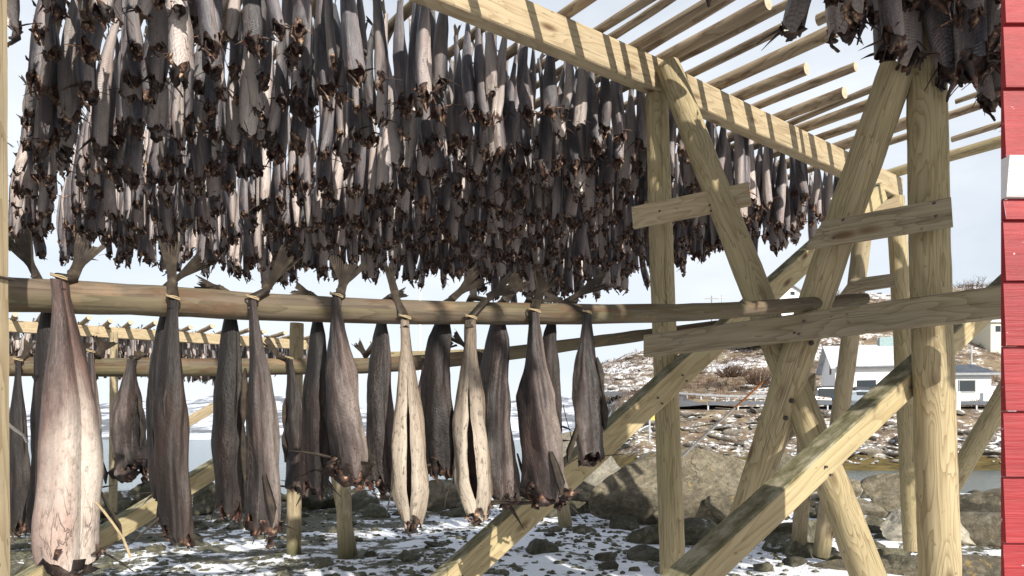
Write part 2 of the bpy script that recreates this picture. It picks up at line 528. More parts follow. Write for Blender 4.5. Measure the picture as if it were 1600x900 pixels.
def rock_mat(name, c1, c2, snow=0.0, yellow=0.5, zwet=None):
    t = NT(name)
    p = t.pos(); rnd = t.rnd()
    n = t.noise(p, 1.9, 6, 0.6); m = t.noise(p, 14.0, 6, 0.65); k = t.noise(p, 60.0, 3, 0.6)
    col = t.ramp(t.math('ADD', t.math('MULTIPLY', n, 0.5), t.math('MULTIPLY', m, 0.5)), [(0.32, tuple(x * 0.4 for x in c1)), (0.47, c1), (0.62, c2)])
    col = t.mix(t.rng(k, 0.45, 0.75, 0, 0.6), col, tuple(x * 0.35 for x in c1))
    l = t.noise(p, 4.5, 5, 0.7)
    col = t.mix(t.rng(l, 0.56, 0.66, 0, 0.35), col, (0.30, 0.29, 0.25))
    nz = t.sep(t.n('NewGeometry', 1))[2]
    y = t.noise(p, 7.0, 4, 0.6)
    col = t.mix(t.math('MULTIPLY', t.rng(y, 0.63, 0.68, 0, yellow), t.rng(nz, 0.2, 0.6)), col, (0.48, 0.30, 0.03))
    st = t.noise(t.scale(t.n('VectorRotate', 0, Vector=p, Angle=0.45, _rotation_type='Y_AXIS'), (1.1, 1.1, 9.0)), 1.6, 6, 0.7)
    col = t.mix(t.rng(st, 0.5, 0.66, 0, 0.6), col, tuple(x * 0.45 for x in c1))
    ck = t.noise(p, 1.7, 5, 0.6, 0.6)
    ckm = t.rng(t.math('ABSOLUTE', t.math('SUBTRACT', ck, 0.5)), 0.0, 0.012, 1.0, 0.0)
    ckm = t.math('MULTIPLY', ckm, t.rng(n, 0.5, 0.62))
    col = t.mix(t.math('MULTIPLY', ckm, 0.6), col, (0.03, 0.026, 0.02))
    vv = t.math('ADD', 0.72, t.math('MULTIPLY', rnd, 0.56))
    col = t.mix(1.0, col, t.comb(vv, vv, vv), 'MULTIPLY')
    if snow:
        sn = t.noise(p, 2.6, 6, 0.65)
        f = t.math('MULTIPLY', t.rng(nz, 0.55, 0.85), t.rng(sn, 0.66 - snow * 0.3, 0.70 - snow * 0.3))
        col = t.mix(f, col, (0.80, 0.82, 0.85))
    t.bump(t.math('SUBTRACT', t.math('ADD', t.math('ADD', t.math('MULTIPLY', m, 0.8), t.math('MULTIPLY', k, 0.3)), st), t.math('MULTIPLY', ckm, 0.8)), 0.7, 0.03)
    return t.fin(col, 0.85, 0.25)


M['boulder'] = rock_mat('boulder_stone', (0.125, 0.108, 0.075), (0.245, 0.212, 0.15), 0.0, 0.4)
M['boulder_pale'] = rock_mat('pale_boulder_stone', (0.27, 0.25, 0.20), (0.42, 0.385, 0.31), 0.12, 0.7)
M['stone'] = rock_mat('shore_stone', (0.07, 0.066, 0.044), (0.16, 0.148, 0.102), 0.2, 0.0)
M['bankstone'] = rock_mat('bank_stone', (0.115, 0.102, 0.085), (0.25, 0.22, 0.18), 0.5, 0.15)
M['pebble'] = rock_mat('small_stone', (0.085, 0.082, 0.055), (0.18, 0.17, 0.12), 0.0, 0.0)


def ground_mat():
    t = NT('snowy_shore')
    p = t.pos(); s = t.sep(p); x, y, z = s[0], s[1], s[2]
    n_big = t.noise(p, 0.42, 5, 0.6); n_mid = t.noise(p, 2.1, 6, 0.65); n_fine = t.noise(p, 11.0, 6, 0.7)
    pv = t.n('TexVoronoi', 1, Vector=p, Scale=34.0)
    pd = t.n('TexVoronoi', 0, Vector=p, Scale=34.0)
    gcol = t.mix(t.sep(pv)[0], (0.075, 0.072, 0.05), (0.185, 0.175, 0.13))
    gcol = t.mix(t.rng(n_fine, 0.4, 0.65), gcol, (0.06, 0.058, 0.036))
    sf = t.math('ADD', t.math('MULTIPLY', n_big, 0.5), t.math('ADD', t.math('MULTIPLY', n_mid, 0.62), t.math('MULTIPLY', n_fine, 0.36)))
    snow_cut = t.rng(x, -3.2, -0.4, 0.10, 0.0)       # less snow on the left
    near = t.rng(sf, t.math('ADD', 0.67, snow_cut), t.math('ADD', 0.70, snow_cut))
    nearcol = t.mix(near, gcol, (0.80, 0.82, 0.86))
    # far hillside: heather, dead grass and broken snow
    f1 = t.noise(p, 0.09, 5, 0.6); f2 = t.noise(t.scale(p, (1, 1, 1.6)), 0.55, 7, 0.7); f3 = t.noise(p, 2.4, 6, 0.7)
    hcol = t.ramp(f2, [(0.34, (0.085, 0.06, 0.042)), (0.48, (0.17, 0.125, 0.085)), (0.58, (0.25, 0.195, 0.12)), (0.7, (0.15, 0.145, 0.06))])
    hcol = t.mix(t.rng(f3, 0.5, 0.72, 0, 0.65), hcol, (0.07, 0.055, 0.042))
    hs = t.math('ADD', t.math('MULTIPLY', f1, 0.4), t.math('ADD', t.math('MULTIPLY', f2, 0.35), t.math('MULTIPLY', f3, 0.45)))
    hsm = t.rng(hs, 0.615, 0.67)
    hcol = t.mix(hsm, hcol, (0.82, 0.84, 0.88))
    # seaweed band by the water
    weed = t.mix(t.rng(t.noise(t.scale(p, (0.35, 1, 1)), 2.0, 6, 0.7), 0.35, 0.7), (0.045, 0.033, 0.012), (0.17, 0.125, 0.04))
    zz = t.math('ADD', z, t.math('MULTIPLY', t.math('SUBTRACT', f2, 0.5), 1.0))
    hcol = t.mix(t.rng(zz, 0.0, 0.45, 1.0, 0.0), hcol, weed)
    col = t.mix(t.rng(y, 30, 34), nearcol, hcol)
    t.bump(t.math('ADD', t.math('MULTIPLY', n_fine, 0.5), t.math('MULTIPLY', pd, 0.5)), 0.6, 0.03)
    return t.fin(col, 0.85, 0.25)


M['ground'] = ground_mat()


def mountain_mat():
    t = NT('snowy_mountain')
    p = t.pos()
    n = t.noise(t.scale(p, (1, 1, 1.5)), 0.012, 9, 0.7)
    col = t.ramp(n, [(0.44, (0.16, 0.17, 0.19)), (0.54, (0.62, 0.66, 0.74))])
    return t.fin(col, 0.9, 0.1)


M['mountain'] = mountain_mat()


def water_mat():
    t = NT('sea_water')
    p = t.pos()
    n = t.noise(t.scale(p, (0.9, 1.8, 1)), 1.5, 5, 0.6)
    t.bump(n, 0.6, 0.12)
    return t.fin(t.mix(t.rng(n, 0.35, 0.7), (0.05, 0.085, 0.10), (0.10, 0.15, 0.165)), 0.16, 0.5)


M['water'] = water_mat()
M['asphalt'] = plain('asphalt', (0.11, 0.115, 0.125), 0.9, 0.2, 0.15, 2)
M['rail_steel'] = plain('galvanised_steel', (0.42, 0.44, 0.46), 0.5, 0.5)
M['rail_dark'] = plain('dark_guardrail_steel', (0.075, 0.085, 0.10), 0.6, 0.4)
M['housewhite'] = plain('white_house_paint', (0.80, 0.80, 0.79), 0.7, 0.3, 0.03, 1.5)
M['cream'] = plain('cream_house_paint', (0.62, 0.58, 0.46), 0.7, 0.3, 0.05)
M['snowroof'] = plain('frosted_roof', (0.52, 0.53, 0.55), 0.9, 0.2, 0.12, 1.0)
M['darkroof'] = plain('dark_slate_roof', (0.075, 0.085, 0.105), 0.7, 0.3, 0.2, 1.5)
M['glass'] = plain('window_glass', (0.02, 0.028, 0.035), 0.08, 0.6, 0.1)
M['trimgrey'] = plain('grey_trim', (0.28, 0.29, 0.30), 0.7)
M['chimney'] = plain('blue_grey_chimney', (0.28, 0.38, 0.38), 0.7)
M['carsilver'] = plain('grey_blue_car_paint', (0.17, 0.21, 0.25), 0.3, 0.6, 0.04)
M['cardark'] = plain('dark_car_paint', (0.03, 0.035, 0.045), 0.3, 0.6, 0.04)
M['tyre'] = plain('tyre_rubber', (0.02, 0.02, 0.02), 0.8)
M['lampamber'] = plain('amber_lens', (0.65, 0.20, 0.02), 0.3)
M['blueplastic'] = plain('blue_plastic', (0.05, 0.22, 0.5), 0.4)
M['twig'] = plain('bare_twig', (0.11, 0.072, 0.052), 0.9, 0.1, 0.3, 0.3)
M['yellowsign'] = plain('yellow_sign_paint', (0.68, 0.52, 0.10), 0.6)
M['nail'] = plain('rusty_nail', (0.06, 0.045, 0.04), 0.6)
M['rope_white'] = plain('white_rope', (0.66, 0.63, 0.57), 0.9, 0.1)
M['rope_orange'] = plain('orange_rope', (0.60, 0.22, 0.06), 0.9, 0.1)
M['needle'] = plain('dark_evergreen', (0.04, 0.055, 0.03), 0.9, 0.1, 0.3, 0.5)


def red_mat():
    t = NT('red_house_paint')
    p = t.pos()
    z = t.sep(p)[2]
    g = t.noise(t.scale(p, (7, 7, 150)), 1.0, 5, 0.6)
    b = t.noise(p, 3.0, 5, 0.6)
    col = t.ramp(t.math('ADD', t.math('MULTIPLY', b, 0.6), t.math('MULTIPLY', g, 0.4)), [(0.36, (0.17, 0.006, 0.009)), (0.62, (0.29, 0.018, 0.022))])
    sp = t.noise(p, 55.0, 2)
    col = t.mix(t.rng(sp, 0.72, 0.76, 0, 0.8), col, (0.72, 0.5, 0.5))
    t.bump(g, 0.5, 0.004)
    return t.fin(col, 0.55, 0.35)


M['red'] = red_mat()
M['whiteboard'] = wood('peeling_white_board', (0.68, 0.66, 0.64), (0.58, 0.55, 0.53), weather=0.7, wcol=(0.42, 0.38, 0.36), ring=6)

# ------------------------------------------------------------------ terrain
def sst(a, b, x):
    t = min(1.0, max(0.0, (x - a) / (b - a)))
    return t * t * (3 - 2 * t)


def lerpt(x, pts):
    if x <= pts[0][0]: return pts[0][1]
    for (x0, y0), (x1, y1) in zip(pts, pts[1:]):
        if x <= x1: return y0 + (y1 - y0) * (x - x0) / (x1 - x0)
    return pts[-1][1]


WATER_Z = -0.8
RIDGE = [(-20, -3), (8, 3), (14, 12.5), (20, 17), (30, 20), (45, 22), (58, 25), (70, 31), (85, 32), (100, 33), (140, 36), (220, 39)]


def ground_z(x, y):
    if y < 33:
        h = 0.0
        h += 0.05 * noise.noise(Vector((x * 0.9, y * 0.9, 0.3))) + 0.025 * noise.noise(Vector((x * 3.1, y * 3.1, 1.3))) + 0.012 * noise.noise(Vector((x * 9, y * 9, 4)))
        h -= 1.9 * sst(15.5, 27, y)
        return h
    land = sst(1.0, 7.0, x - 0.07 * y + 0.6 * noise.noise(Vector((x * 0.2, y * 0.2, 7)))) * sst(40, 47, y + 1.5 * noise.noise(Vector((x * 0.15, 3, 1))))
    if land <= 0: return -1.9
    bank = lerpt(y, [(40, -1.4), (46, -0.2), (52, 1.2), (57.5, 3.3), (58.5, 3.75), (64, 4.0), (69, 5.5), (80, 5.8)])
    rid = lerpt(x * 150.0 / max(y, 60), RIDGE)
    t = sst(72, 150, y)
    h = bank + max(0.0, rid - 5.8) * t
    if y > 150: h -= (y - 150) * 0.15
    rough = 0.0 if 57 < y < 80 and x > 14 else 1.0
    h += rough * (0.5 * noise.noise(Vector((x * 0.3, y * 0.3, 2))) + 0.25 * noise.noise(Vector((x, y, 5)))) * sst(44, 48, y)
    h += sst(85, 110, y) * 1.5 * noise.noise(Vector((x * 0.07, y * 0.07, 9)))
    return -1.9 + (h + 1.9) * land


def axis(segs):
    out = []
    for a, b, st in segs:
        n = max(1, int(round((b - a) / st)))
        out += [a + (b - a) * i / n for i in range(n)]
    out.append(segs[-1][1])
    return out


xs = axis([(-4000, -400, 900), (-400, -40, 60), (-40, -9, 2), (-9, 10, 0.13), (10, 60, 0.8), (60, 130, 1.6), (130, 400, 30), (400, 4000, 900)])
ys = axis([(-3000, -100, 700), (-100, -4, 12), (-4, 4.5, 0.6), (4.5, 16, 0.13), (16, 34, 0.6), (34, 80, 0.7), (80, 200, 1.6), (200, 400, 25), (400, 4000, 900)])
g = MB()
P = [[(x, y, ground_z(x, y)) for x in xs] for y in ys]
g.grid(P, lambda i, j: (xs[min(j, len(xs) - 1)], ys[i]), 0, True)
tag(g.build('ground', M['ground']), kind='structure')
w = MB()
w.grid([[(-5000, 8, WATER_Z), (5000, 8, WATER_Z)], [(-5000, 6000, WATER_Z), (5000, 6000, WATER_Z)]], lambda i, j: (j, i), 0)
tag(w.build('water', M['water']), kind='structure')

mt = MB()
mx = [(-2600 + 40 * i) for i in range(100)]
rows = []
for k in range(14):
    t = k / 13
    row = []
    for x in mx:
        hh = 105 + 45 * noise.noise(Vector((x * 0.002, 0, 0))) + 25 * noise.noise(Vector((x * 0.006, 2, 0)))
        hh *= sst(420, 120, x) if x > 120 else 1.0
        z = -2 + hh * t ** 1.15 + 9 * t * noise.noise(Vector((x * 0.012, t * 5, 3)))
        row.append((x, 1150 + 700 * t + 60 * noise.noise(Vector((x * 0.004, t * 2, 8))), z))
    rows.append(row)
rows.append([(p[0], 2600, -5) for p in rows[-1]])
mt.grid(rows, lambda i, j: (j, i), 0, True)
tag(mt.build('hills', M['mountain']), kind='structure')

# road on the far bank
rd = MB()
rpath = [(13.0, 83), (14.2, 74), (15.2, 67), (17.5, 62.6), (22, 61.2), (30, 61.2), (45, 61.6), (75, 63)]
rp = []
for i in range(60):
    t = i / 59 * (len(rpath) - 1); k = min(int(t), len(rpath) - 2); q = t - k
    rp.append((rpath[k][0] * (1 - q) + rpath[k + 1][0] * q, rpath[k][1] * (1 - q) + rpath[k + 1][1] * q))
rows = []
for i, (x, y) in enumerate(rp):
    x0, y0 = rp[max(i - 1, 0)]; x1, y1 = rp[min(i + 1, 59)]
    n = Vector((-(y1 - y0), x1 - x0, 0)).normalized() * 2.4
    zc = max(ground_z(x + s * n.x, y + s * n.y) for s in (-1, -0.5, 0, 0.5, 1)) + 0.06
    rows.append([(x - n.x, y - n.y, zc), (x + n.x, y + n.y, zc)])
rd.grid(rows, lambda i, j: (j, i), 0, True)
tag(rd.build('road', M['asphalt']), kind='structure')


def guardrail(name, pts, mat, label, bh=0.32, top=0.75):
    o = empty(name, (pts[0][0], pts[0][1], ground_z(*pts[0])))
    tag(o, label, 'guardrail')
    org = o.location
    b = MB()
    path = [(x, y, ground_z(x, y) + top - bh / 2) for x, y in pts]
    b.sweep(path, lambda i: [(0.04, -bh / 2), (0.04, bh / 2), (-0.04, bh / 2), (-0.04, -bh / 2)], 0, smooth=False)
    r = b.build('rail', mat, o, origin=org); r.location = (0, 0, 0)
    acc = 0
    for i in range(len(pts)):
        p = MB()
        x, y = pts[i]; z = ground_z(x, y)
        p.box((x, y + 0.09, z + top / 2 - 0.15), (0.12, 0.1, top + 0.25))
        q = p.build('post', M['rail_steel'], o, origin=org); q.location = (0, 0, 0)
    return o


guardrail('guardrail', [(16.8 + i * 2.6, 58.4 + 0.6 * math.sin(i * 0.16)) for i in range(18)], M['rail_dark'], 'dark steel guardrail on short posts along the near edge of the far bank road')
guardrail('guardrail', [(13.6 + 1.3 * i, 70 - 0.75 * i + 0.05 * i * i) for i in range(10)], M['trimgrey'], 'pale snow dusted guardrail behind the bend of the far bank road', 0.2, 0.6)

# ------------------------------------------------------------------ rocks
from mathutils import geometry
import bmesh


def rock_mesh(seed, sub=3, flat=0.6, rough=0.35, facets=5, name='rock', cut=(0.62, 0.92)):
    rnd = random.Random(seed)
    bm = bmesh.new()
    bmesh.ops.create_icosphere(bm, subdivisions=sub, radius=1.0)
    planes = []
    for k in range(facets + 4):
        n = Vector((rnd.gauss(0, 1), rnd.gauss(0, 1), rnd.gauss(0, 1))).normalized()
        planes.append((n, rnd.uniform(*cut)))
    sx, sy = rnd.uniform(0.85, 1.15), rnd.uniform(0.8, 1.1)
    for v in bm.verts:
        p = v.co.copy()
        for n, d in planes:
            e = p.dot(n) - d
            if e > 0: p -= n * e * 0.97
        nz = noise.noise(p * 1.3 + Vector((seed * 1.7, 0, 0))) * rough * 0.5 + noise.noise(p * 3.7 + Vector((0, seed * 2.3, 0))) * rough * 0.22 + noise.noise(p * 9 + Vector((0, 0, seed))) * rough * 0.08
        p = p * (1 + nz)
        v.co = Vector((p.x * sx, p.y * sy, p.z * flat))
    me = bpy.data.meshes.new(name)
    bm.to_mesh(me); bm.free()
    for pl in me.polygons: pl.use_smooth = True
    return me


def rock(me, mat, loc, scale, rz, label, cat='rock', group=None, name='rock', tilt=(0, 0)):
    if not me.materials: me.materials.append(mat)
    o = bpy.data.objects.new(name, me)
    COL.objects.link(o)
    o.location = loc; o.scale = scale; o.rotation_euler = (tilt[0], tilt[1], rz)
    return tag(o, label, cat, group)


def boulder(seed, px0, px1, ptop, pbot, d, label, mat='boulder', sub=5, facets=6, rough=0.3, rz=0.0, tilt=(0, 0), depth=0.8):
    """a boulder that spans these pixels at distance d"""
    me = rock_mesh(seed, sub, 1.0, rough, facets, 'boulder', (0.42, 0.8))
    me.materials.append(M[mat])
    o = bpy.data.objects.new('boulder', me)
    COL.objects.link(o)
    o.rotation_euler = (tilt[0], tilt[1], rz)
    bpy.context.view_layer.update()
    rot = o.rotation_euler.to_matrix()
    pts = [rot @ v.co for v in me.vertices]
    wx = max(p.x for p in pts) - min(p.x for p in pts); wz = max(p.z for p in pts) - min(p.z for p in pts)
    cxm = (max(p.x for p in pts) + min(p.x for p in pts)) / 2; czm = (max(p.z for p in pts) + min(p.z for p in pts)) / 2
    tw = (px1 - px0) / F * d; th = (pbot - ptop) / F * d
    fx, fz = tw / wx, th / wz; fy = fx * depth
    for v, p in zip(me.vertices, pts): v.co = ((p.x - cxm) * fx, p.y * fy, (p.z - czm) * fz)
    o.rotation_euler = (0, 0, 0)
    c = at((px0 + px1) / 2, (ptop + pbot) / 2, d)
    o.location = c
    return tag(o, label, 'boulder')


boulder(11, 915, 1195, 698, 830, 10.6, 'largest flat topped grey brown boulder, behind the slim upright post', rz=0.5, tilt=(0.1, 0.22), depth=0.6, facets=8, rough=0.25)
boulder(12, 850, 1000, 672, 800, 12.2, 'pale boulder with yellow lichen rising behind the largest boulder', 'boulder_pale', tilt=(0, 0.3))
boulder(13, 1348, 1452, 738, 806, 11.5, 'rounded grey boulder with yellow lichen on top between the far slim post and the inlet', rz=1.0)
boulder(14, 1375, 1540, 796, 872, 8.6, 'pale buff boulder lying behind the thick right post, below the lichen topped one', 'boulder_pale', rz=0.4)
boulder(15, 1495, 1640, 757, 815, 11.0, 'low flat boulder beside the red wall, on the inlet shore', rz=2.0, tilt=(0, -0.1))
boulder(16, 1485, 1660, 800, 880, 8.4, 'brown grey boulder at the foot of the red wall, under the flat one', rz=2.4)
boulder(17, 1160, 1640, 862, 960, 6.9, 'broad dark boulder filling the bottom right corner beneath the sloping timber', rz=0.2, depth=0.45, facets=5)
boulder(18, 1190, 1300, 810, 868, 8.2, 'dark mossy boulder right under the sloping square timber', 'stone', rz=0.9)
boulder(19, 1055, 1140, 808, 868, 8.4, 'angular dark boulder just right of the slim upright post foot', 'stone', rz=0.3)
boulder(20, 975, 1050, 815, 865, 8.6, 'dark stone wedged under the left end of the largest boulder', 'stone', rz=1.3)
boulder(21, 1290, 1380, 775, 830, 10.2, 'grey boulder left of the lichen topped rock, partly behind the leaning leg', rz=2.2)
boulder(22, 1420, 1500, 765, 815, 12.0, 'small grey boulder half hidden behind the thick right post near the water', rz=0.7)
boulder(23, 1170, 1285, 700, 790, 12.4, 'grey brown boulder seen between the crossed legs, right of the largest boulder', rz=1.7, tilt=(0, 0.2))
boulder(24, 1505, 1590, 770, 800, 12.4, 'snow capped boulder on the inlet shore beside the red wall', 'boulder_pale', rz=1.1)
boulder(25, 1245, 1345, 740, 790, 13.6, 'tan boulder at the edge of the inlet just left of the leaning leg', 'boulder_pale', rz=0.1)
boulder(26, 205, 275, 750, 800, 11.2, 'mossy green boulder above the lower left sloping timber', 'stone', rz=0.5)
boulder(27, 165, 225, 762, 812, 11.0, 'mossy boulder behind the hanging flat headed cod at far left', 'stone', rz=0.1)
boulder(28, 300, 350, 750, 800, 12.0, 'olive stone seen between the second and third large cod', 'stone', rz=2.1)
boulder(29, 465, 545, 752, 795, 12.4, 'olive boulder on the snow behind the pale post under the rails', 'stone', rz=1.4)
boulder(31, 1100, 1180, 772, 822, 9.8, 'angular grey block leaning on the right end of the largest boulder', rz=0.8, facets=8)
boulder(32, 1225, 1310, 842, 886, 7.6, 'dark angular block below the sloping square timber, near the bottom edge', 'stone', rz=1.9, facets=8)
boulder(33, 1395, 1450, 848, 890, 7.9, 'tan angular block at the foot of the far slim post', 'boulder_pale', rz=2.9, facets=8)
boulder(34, 1020, 1060, 790, 825, 10.0, 'small angular block under the largest boulder, left of the slim post foot', rz=0.3, facets=8)
boulder(35, 1290, 1345, 745, 778, 12.6, 'grey wedge shaped rock by the inlet between leaning leg and lichen topped rock', rz=1.2, facets=8)
boulder(30, 640, 730, 748, 800, 12.0, 'grey boulder on the snow behind the pale slit cod', 'boulder', rz=2.5)

RN = random.Random(5)
stone_protos = [rock_mesh(100 + k, 3, RN.uniform(0.36, 0.6), 0.3, 8, 'rock', (0.4, 0.8)) for k in range(9)]
for m_ in stone_protos: m_.materials.append(M['stone'])
placed = []
n_st = 0
tries = 0
while n_st < 270 and tries < 9000:
    tries += 1
    d = RN.uniform(6.6, 15.5) if RN.random() < 0.72 else RN.uniform(11, 17)
    px = RN.uniform(-20, 1600)
    x = (px - 800) / F * d
    s = RN.choice([RN.uniform(0.05, 0.1), RN.uniform(0.09, 0.19), RN.uniform(0.14, 0.30)])
    if d > 11: s *= 1.7
    if px > 900: s *= 1.35
    if any((x - a) ** 2 + (d - b) ** 2 < ((s + c) * 0.8) ** 2 for a, b, c in placed): continue
    placed.append((x, d, s))
    z = ground_z(x, d)
    if d > 10.5 and px < 900:
        lab, gr = 'dark stone in the thick band of shore rocks behind the hanging cod', 'stones in the shore band'
    elif px < 900:
        lab, gr = 'flat dark olive stone lying on the snowy shingle under the rails', 'stones on the snowy shingle'
    else:
        lab, gr = 'dark stone among the boulders below the right hand posts', 'stones among the boulders'
    o = rock(stone_protos[RN.randrange(9)], M['stone'], (x, d, z + s * 0.12), (s, s * RN.uniform(0.75, 1.1), s * RN.uniform(0.8, 1.15)), RN.uniform(0, 6.28), lab, 'stone', gr, 'stone', (RN.uniform(-.15, .15), RN.uniform(-.15, .15)))
    n_st += 1


def merge_stuff(name, items, mats):
    """items: (verts array, faces list, uv list, mat list, smooth list, matrix) joined into one mesh"""
    V, Fc, UV, MI, SM = [], [], [], [], []
    off = 0
    for va, fa, uva, ma, sa, mtx in items:
        A = np.array(mtx.to_3x3(), dtype=np.float64); tr = np.array(mtx.translation)
        V.append(va @ A.T + tr)
        Fc.append([[k + off for k in f] for f in fa]); UV.append(uva); MI.append(ma); SM.append(sa)
        off += len(va)
    me = bpy.data.meshes.new(name)
    verts = np.concatenate(V)
    faces = [f for q in Fc for f in q]
    me.from_pydata(verts.tolist(), [], faces)
    uvl = me.uv_layers.new(name='UVMap')
    flat = np.concatenate(UV).astype(np.float32)
    uvl.data.foreach_set('uv', flat)
    me.polygons.foreach_set('material_index', np.concatenate(MI).astype(np.int32))
    me.polygons.foreach_set('use_smooth', np.concatenate(SM))
    for m in mats: me.materials.append(m)
    me.update()
    o = bpy.data.objects.new(name, me)
    COL.objects.link(o)
    return o


def mesh_item(me, mi=0):
    v = np.array([p.co[:] for p in me.vertices]); f = [list(p.vertices) for p in me.polygons]
    n = sum(len(q) for q in f)
    return v, f, np.zeros(n * 2), np.full(len(f), mi), np.ones(len(f), dtype=bool)


lowrocks = [mesh_item(rock_mesh(300 + k, 2, RN.uniform(0.45, 0.75), 0.3, 7, 'rock', (0.35, 0.75))) for k in range(6)]
peb = [mesh_item(rock_mesh(330 + k, 1, RN.uniform(0.4, 0.7), 0.4, 4)) for k in range(5)]
items = []
for k in range(7500):
    d = 5.6 + 9.5 * RN.random() ** 1.3
    px = RN.uniform(-40, 1640); x = (px - 800) / F * d
    if noise.noise(Vector((x * 0.8, d * 0.8, 11))) + RN.uniform(-0.35, 0.35) < -0.02: continue
    s = RN.uniform(0.012, 0.05) if RN.random() < 0.85 else RN.uniform(0.04, 0.09)
    it = peb[RN.randrange(5)] if s < 0.05 else lowrocks[RN.randrange(6)]
    mtx = Matrix.Translation((x, d, ground_z(x, d) + s * 0.1)) @ Matrix.Rotation(RN.uniform(0, 6.28), 4, 'Z') @ Matrix.Diagonal((s, s * RN.uniform(.7, 1), s * RN.uniform(.7, 1), 1))
    items.append((*it, mtx))
lowb = [(a, b, c, np.ones_like(e), f) for a, b, c, e, f in lowrocks]
for k in range(1700):
    y = RN.uniform(44, 58.2); px = RN.uniform(860, 1640); x = (px - 800) / F * y
    z = ground_z(x, y)
    if z < -0.4 or noise.noise(Vector((x * 0.25, y * 0.35, 4))) < -0.22: continue
    s = RN.uniform(0.08, 0.3) if RN.random() < 0.8 else RN.uniform(0.3, 0.9)
    mtx = Matrix.Translation((x, y, z + s * 0.1)) @ Matrix.Rotation(RN.uniform(0, 6.28), 4, 'Z') @ Matrix.Rotation(RN.uniform(-.5, .5), 4, 'X') @ Matrix.Diagonal((s * 1.5, s * RN.uniform(.7, 1.1), s * RN.uniform(.5, .9), 1))
    items.append((*lowb[RN.randrange(6)], mtx))
for k in range(260):
    y = RN.uniform(84, 150); px = RN.uniform(930, 1600); x = (px - 800) / F * y
    s = RN.uniform(0.3, 1.0)
    mtx = Matrix.Translation((x, y, ground_z(x, y) + s * 0.1)) @ Matrix.Rotation(RN.uniform(0, 6.28), 4, 'Z') @ Matrix.Diagonal((s * 1.4, s, s * 0.8, 1))
    items.append((*lowb[RN.randrange(6)], mtx))
tag(merge_stuff('shingle', items, [M['pebble'], M['bankstone']]), 'loose pebbles and stones strewn over the shore, bank and hillside', 'shingle', kind='stuff')

# bare brush on the far hillside
br = MB()
for k in range(3400):
    y = RN.uniform(66, 150); px = RN.uniform(920, 1640); x = (px - 800) / F * y
    z = ground_z(x, y)
    if z < 4.6 or noise.noise(Vector((x * 0.09, y * 0.09, 21))) + RN.uniform(-.25, .25) < 0.02: continue
    if 24 < x < 50 and y < 84: continue
    hb = RN.uniform(0.35, 1.0)
    for q in range(6):
        a = RN.uniform(0, 6.28); tl = RN.uniform(0.2, 0.7)
        p0 = Vector((x + RN.uniform(-.3, .3), y + RN.uniform(-.3, .3), z - 0.05)); p1 = p0 + Vector((math.cos(a) * tl * hb, math.sin(a) * tl * hb, hb))
        sd_ = Vector((1, 0.3, 0)) * 0.035
        br.face([p0 - sd_, p0 + sd_, p1], 0, smooth=False)
tag(br.build('hillside_brush', M['twig']), 'low leafless brown brush spread over the snowy hillside', 'brush', kind='stuff')


def bush(px, py, d, h, wd, label, seed, name='bare_bush', mat='twig', n=150):
    rr = random.Random(seed)
    p = at(px, py, d)
    base = Vector((p.x, p.y, p.z))
    b = MB()
    for k in range(n):
        a = rr.uniform(0, 6.28); t = rr.uniform(0.05, 1) ** 0.7
        p0 = Vector((math.cos(a) * wd * 0.5 * t * 0.6, math.sin(a) * wd * 0.3 * t, -0.3))
        p1 = p0 + Vector((math.cos(a) * wd * 0.28 * t, math.sin(a) * wd * 0.2, h * rr.uniform(0.5, 1) * (1.1 - 0.5 * t)))
        b.spike(p0, p1, 0.045, 0, n=2)
        for q in range(3):
            m = p0.lerp(p1, rr.uniform(0.4, 0.95))
            b.spike(m, m + Vector((rr.uniform(-.5, .5), rr.uniform(-.4, .4), rr.uniform(.2, .7))) * h * 0.35, 0.026, 0, n=2)
    o = b.build(name, M[mat])
    o.location = base
    return tag(o, label, 'bush' if 'bush' in name else 'tree')


bush(1305, 472, 140, 2.8, 6, 'low reddish bare bush on the ridge behind the far slim post', 1)
bush(1345, 470, 138, 2.2, 5, 'small reddish bare bush on the ridge left of the thick right post', 2)
bush(1520, 462, 136, 4.2, 8, 'tall reddish bare bush on the ridge beside the dark sloping roof', 3)
bush(1492, 465, 138, 3.0, 6, 'bare bush on the ridge close to the thick right post', 4)
bush(1430, 466, 138, 3.2, 4, 'dark rounded evergreen on the ridge just left of the thick right post', 5, 'evergreen_tree', 'needle', 240)
bush(1520, 640, 66, 1.6, 3.4, 'tangled brown bush in front of the low annexe with the dark roof', 6)
bush(1185, 597, 84, 2.4, 4.5, 'loose bare bush on the slope above the road bend', 7)
bush(1145, 585, 90, 2.0, 5, 'grey brown bare bush on the hillside left of the crossed legs', 8)


# ------------------------------------------------------------------ houses
def local_parts(o):
    def put(mb, name, mat, parent=o):
        q = mb.build(name, M[mat] if isinstance(mat, str) else mat, parent)
        return q
    return put


def win(parent, c, w, h, rz=0, frame='housewhite'):
    m = MB(); t = 0.09
    m.box((c[0], c[1], c[2] + h / 2), (w + t, 0.08, t)); m.box((c[0], c[1], c[2] - h / 2), (w + t, 0.08, t))
    m.box((c[0] - w / 2, c[1], c[2]), (t, 0.08, h - t)); m.box((c[0] + w / 2, c[1], c[2]), (t, 0.08, h - t))
    f = m.build('window', M[frame], parent)
    p = MB(); p.box((c[0], c[1] + 0.015, c[2]), (w - t, 0.03, h - t))
    p.build('pane', M['glass'], f)
    return f


